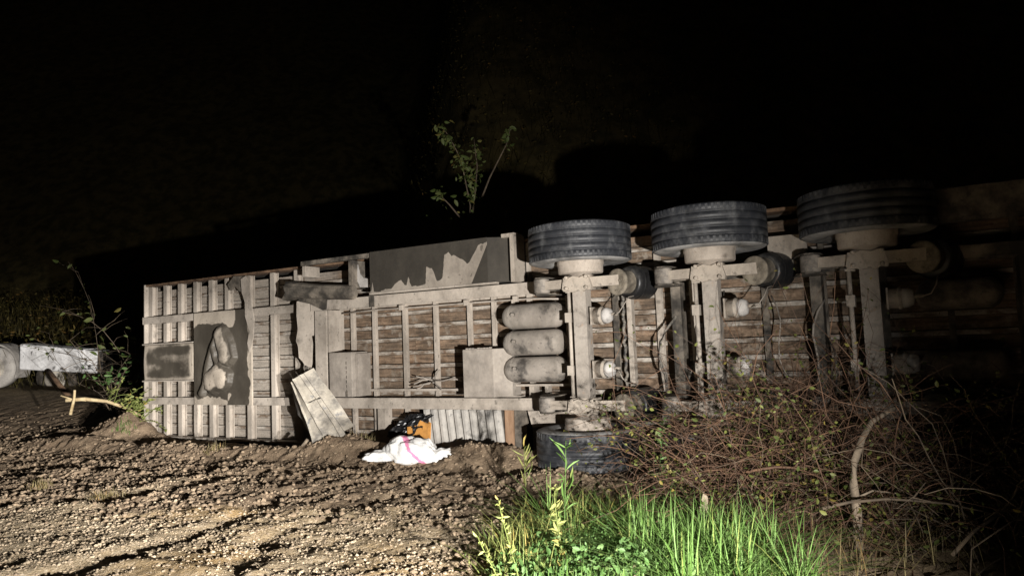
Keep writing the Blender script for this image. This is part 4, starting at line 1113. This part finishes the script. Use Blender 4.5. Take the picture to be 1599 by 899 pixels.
# --- curved bare trunk and split stake
m = MB(); b0 = Vector((2.17, 4.5, H(2.17, 4.5)-.05))
pts = [b0, Vector((2.16, 4.5, .26)), Vector((2.15, 4.52, .42)), Vector((2.19, 4.58, .55)), Vector((2.29, 4.68, .68)), Vector((2.40, 4.78, .77)), Vector((2.60, 4.9, .84)), Vector((2.66, 4.95, .85))]
m.tube([p-b0 for p in pts], .032, 10, r2=.012); ct = m.build("bare_trunk", M['bark'], None, b0)
m = MB(); m.tube([(-.01, 0, .38), (.1, .02, .42), (.25, .05, .40), (.4, .02, .36)], .008, 5, r2=.003); m.build("twig", M['bark'], ct)
tag(ct, "curved bare grey sapling trunk bending over beside the brambles", "sapling")
m = MB(); b0 = Vector((1.29, 4.9, H(1.29, 4.9)-.04))
m.add([(-.045, -.04, 0), (.05, -.035, 0), (.045, .04, 0), (-.04, .045, 0), (-.035, -.03, .2), (.05, -.02, .19), (.045, .03, .2), (-.03, .03, .21), (.01, -.02, .36), (.045, -.015, .33), (.04, .015, .345), (.015, .02, .37)], [(0,1,5,4),(1,2,6,5),(2,3,7,6),(3,0,4,7),(4,5,9,8),(5,6,10,9),(6,7,11,10),(7,4,8,11),(8,9,10,11)])
tag(m.build("split_stake", M['bark'], None, b0, .006), "short split wooden stake standing behind the tall green grass", "stake")
# --- loose dead branches on the dark right
for k, (a, b_, lab) in enumerate([((2.4, 3.9, .12), (3.6, 4.6, .55), "long thin dead branch rising through the dark scrub"), ((1.9, 4.35, .3), (2.9, 4.2, .34), "horizontal dead branch lying across dry grass by the curved trunk"), ((1.6, 4.9, .42), (2.15, 4.75, .40), "short orange-brown dead branch above the tall grass")]):
    m = MB(); A_ = Vector(a); B2 = Vector(b_); A_.z += H(A_.x, A_.y); 
    q = [A_.lerp(B2, t/6)+Vector((rnd.uniform(-.03, .03), rnd.uniform(-.03, .03), .06*math.sin(t*.6))) for t in range(7)]
    m.tube(q, .011, 6, r2=.004); m.tube([q[3], q[3]+Vector((.12, .05, .1)), q[3]+Vector((.25, .05, .12))], .006, 5, r2=.002)
    tag(m.build("dead_branch", M['cane_d'] if k < 2 else M['cane']), lab, "branch", "dead branches in the scrub")

# --- snapped sapling at the trailer's front corner
sp_ = empty("snapped_sapling", (-6.4, 11.6, H(-6.4, 11.6))); o0 = Vector(sp_.location)
m = MB(); m.tube([Vector(p)-o0 for p in ((-7.15, 11.45, .10), (-6.9, 11.55, .11), (-6.6, 11.65, .06), (-6.3, 11.7, -.06), (-6.05, 11.75, -.22), (-5.9, 11.5, -.36))], .034, 8, r2=.02); m.build("trunk", M['split'], sp_)
m = MB(); m.tube([Vector(p)-o0 for p in ((-6.98, 11.4, .27), (-7.0, 11.42, .12), (-7.04, 11.4, -.12))], .018, 6, r2=.026); m.build("splinter", M['split'], sp_)
m = MB(); m.tube([Vector(p)-o0 for p in ((-7.2, 11.4, .18), (-7.05, 11.45, .12), (-6.85, 11.5, .09))], .012, 6); m.build("splinter", M['split'], sp_)
st = np.array([[-6.5, 11.66, .03], [-6.3, 11.7, -.05], [-6.15, 11.72, -.15], [-6.4, 11.68, 0], [-6.2, 11.7, -.1], [-6.6, 11.65, .05], [-6.1, 11.7, -.2], [-6.3, 11.65, -.1], [-6.25, 11.6, -.15], [-6.0, 11.6, -.25]])
st = np.repeat(st, 3, 0)
V, F, PA = canes(st, rs, .55, .007, 7, .6, .9, .3, dirs=np.array([[.45, -.1, .1]]))
mk_obj("twigs", np_mesh("sapling_twigs", V-np.array(o0), F, M['weed']), sp_)
pl = PA[:, 3:].reshape(-1, 3); V, F = leaves(np.repeat(pl, 2, 0)-np.array(o0), .06, rs, .5, .2)
mk_obj("leaves", np_mesh("sapling_leaves", V, F, M['weed'], True, per=7), sp_)
tag(sp_, "snapped pale sapling with splintered trunk and drooping leaves by the trailer's front end", "sapling")
# --- shrubs behind
def shrub(name, base, h, spread, lab, catn, group, mat, nst=14, lsz=.11, lden=.5, lo=.3, seed=0, keep=None, droop=.5):
    r_ = np.random.RandomState(seed); z = H(*base); s0 = empty(name, (base[0], base[1], z)); o_ = np.array([base[0], base[1], z])
    st_ = np.zeros((nst, 3))+r_.randn(nst, 3)*np.array([spread*.25, spread*.25, 0])
    V, F, PA = canes(st_, r_, h, .012, 9, 1.8, droop, .22, 5)
    V2, F2, PB = canes(PA[:, 4:].reshape(-1, 3), r_, h*.28, .005, 5, .4, .5, .3)
    V, F = cat((V, F), (V2, F2)); mk_obj("stems", np_mesh(name+"_stems", V, F, M['cane_d']), s0)
    pl = np.concatenate([PB.reshape(-1, 3), PA[:, 4:].reshape(-1, 3)]); pl = pl[(pl[:, 2] > h*lo) & (r_.rand(len(pl)) < lden)]
    if keep is not None: pl = pl[keep(pl)]
    V, F = leaves(pl+r_.randn(len(pl), 3)*.04, lsz, r_, .5, -.1)
    mk_obj("leaves", np_mesh(name+"_leaves", V, F, M[mat], True, per=7), s0)
    tag(s0, lab, catn, group); return s0
shrub("leafy_shrub", (-7.75, 14.1), 2.6, .5, "dim leafy shrub rising behind the fuel tank's far end", "shrub", "shrubs behind the wreck", 'leaf2', 9, .12, .35, .45, 31)
shrub("leafy_shrub", (-7.1, 13.0), 1.25, .5, "bright green shrub with reddish twigs between fuel tank and trailer front", "shrub", "shrubs behind the wreck", 'broad', 12, .10, .45, .55, 32, droop=.9)
yt = empty("young_tree", (-.8, 12.6, H(-.8, 12.6))); o0 = np.array(yt.location); ry = np.random.RandomState(33)
def drop_branch(a, b_, n, w):
    a = np.array(a); b_ = np.array(b_); t = ry.rand(n)
    return a+(b_-a)*t[:, None]+ry.randn(n, 3)*w
pl = np.concatenate([drop_branch((-1.26, 12.5, 4.83), (-1.0, 12.5, 4.35), 60, .06), drop_branch((-1.0, 12.5, 4.4), (-.72, 12.5, 3.75), 85, .075), drop_branch((-.68, 12.6, 4.62), (-.60, 12.6, 3.95), 45, .07), drop_branch((-.02, 12.6, 4.82), (-.10, 12.6, 4.5), 32, .07), drop_branch((-1.35, 12.5, 3.66), (-1.2, 12.5, 3.55), 18, .06), drop_branch((-.75, 12.5, 3.7), (-.68, 12.5, 3.45), 25, .06), drop_branch((-1.0, 12.6, 3.3), (-.3, 12.6, 2.4), 80, .25)])
V, F = leaves(pl-o0, .10, ry, .55, -.7); mk_obj("leaves", np_mesh("young_tree_leaves", V, F, M['leaf2'], True, per=7), yt)
m = MB(); b0 = Vector((-.8, 12.6, H(-.8, 12.6)))
for pts in ([(-.8, 12.6, b0.z-.05), (-.82, 12.62, 1.2), (-.78, 12.6, 2.4), (-.74, 12.58, 3.4), (-.9, 12.52, 4.2), (-1.1, 12.5, 4.6), (-1.25, 12.5, 4.8)], [(-.78, 12.6, 2.6), (-.66, 12.6, 3.6), (-.62, 12.6, 4.1), (-.68, 12.6, 4.6)], [(-.78, 12.6, 2.9), (-.4, 12.6, 3.9), (-.1, 12.6, 4.5), (-.02, 12.6, 4.8)], [(-.76, 12.6, 3.0), (-1.1, 12.5, 3.4), (-1.33, 12.5, 3.64)]):
    m.tube([Vector(p)-b0 for p in pts], .022, 6, r2=.005)
m.build("trunk", M['cane_d'], yt)
tag(yt, "slim young tree with drooping leaf sprays catching light above the trailer", "tree")

# --- scrub covering the hillside and the far verge
def hill_pts(rs_, n):
    x = -26+46*rs_.rand(n); y = 17+26*rs_.rand(n)**1.2; return np.stack([x, y], 1)
P = ground_pts(rs, 11000, hill_pts)
V1, F1, PA = canes(P, rs, 1.1, .008, 5, 2.2, .4, .15, 3)
mk = mk_obj("hillside_scrub", np_mesh("hillside_scrub", V1, F1, M['scrub']))
tag(mk, "dim tangle of upright stems covering the dark hillside", "scrub", kind="stuff")
pl = PA[:, 2:].reshape(-1, 3); pl = pl[rs.rand(len(pl)) < .5]
V, F = leaves(pl, .12, rs, .5, .2)
tag(mk_obj("hillside_foliage", np_mesh("hillside_foliage", V, F, M['scrub'], True, per=7)), "dim brownish foliage covering the dark hillside", "foliage", kind="stuff")
P = ground_pts(rs, 5000, lambda r_, n_: np.stack([-30+18*r_.rand(n_), 22+9*r_.rand(n_)], 1))
V, F = blades(5000, P, .12+.25*rs.rand(5000), .03+.02*rs.rand(5000), .6, rs, seg=3)
tag(mk_obj("verge_grass", np_mesh("verge_grass", V, F, M['scrub'], True, per=7)), "dim green grass verge beyond the tractor unit", "grass", kind="stuff")
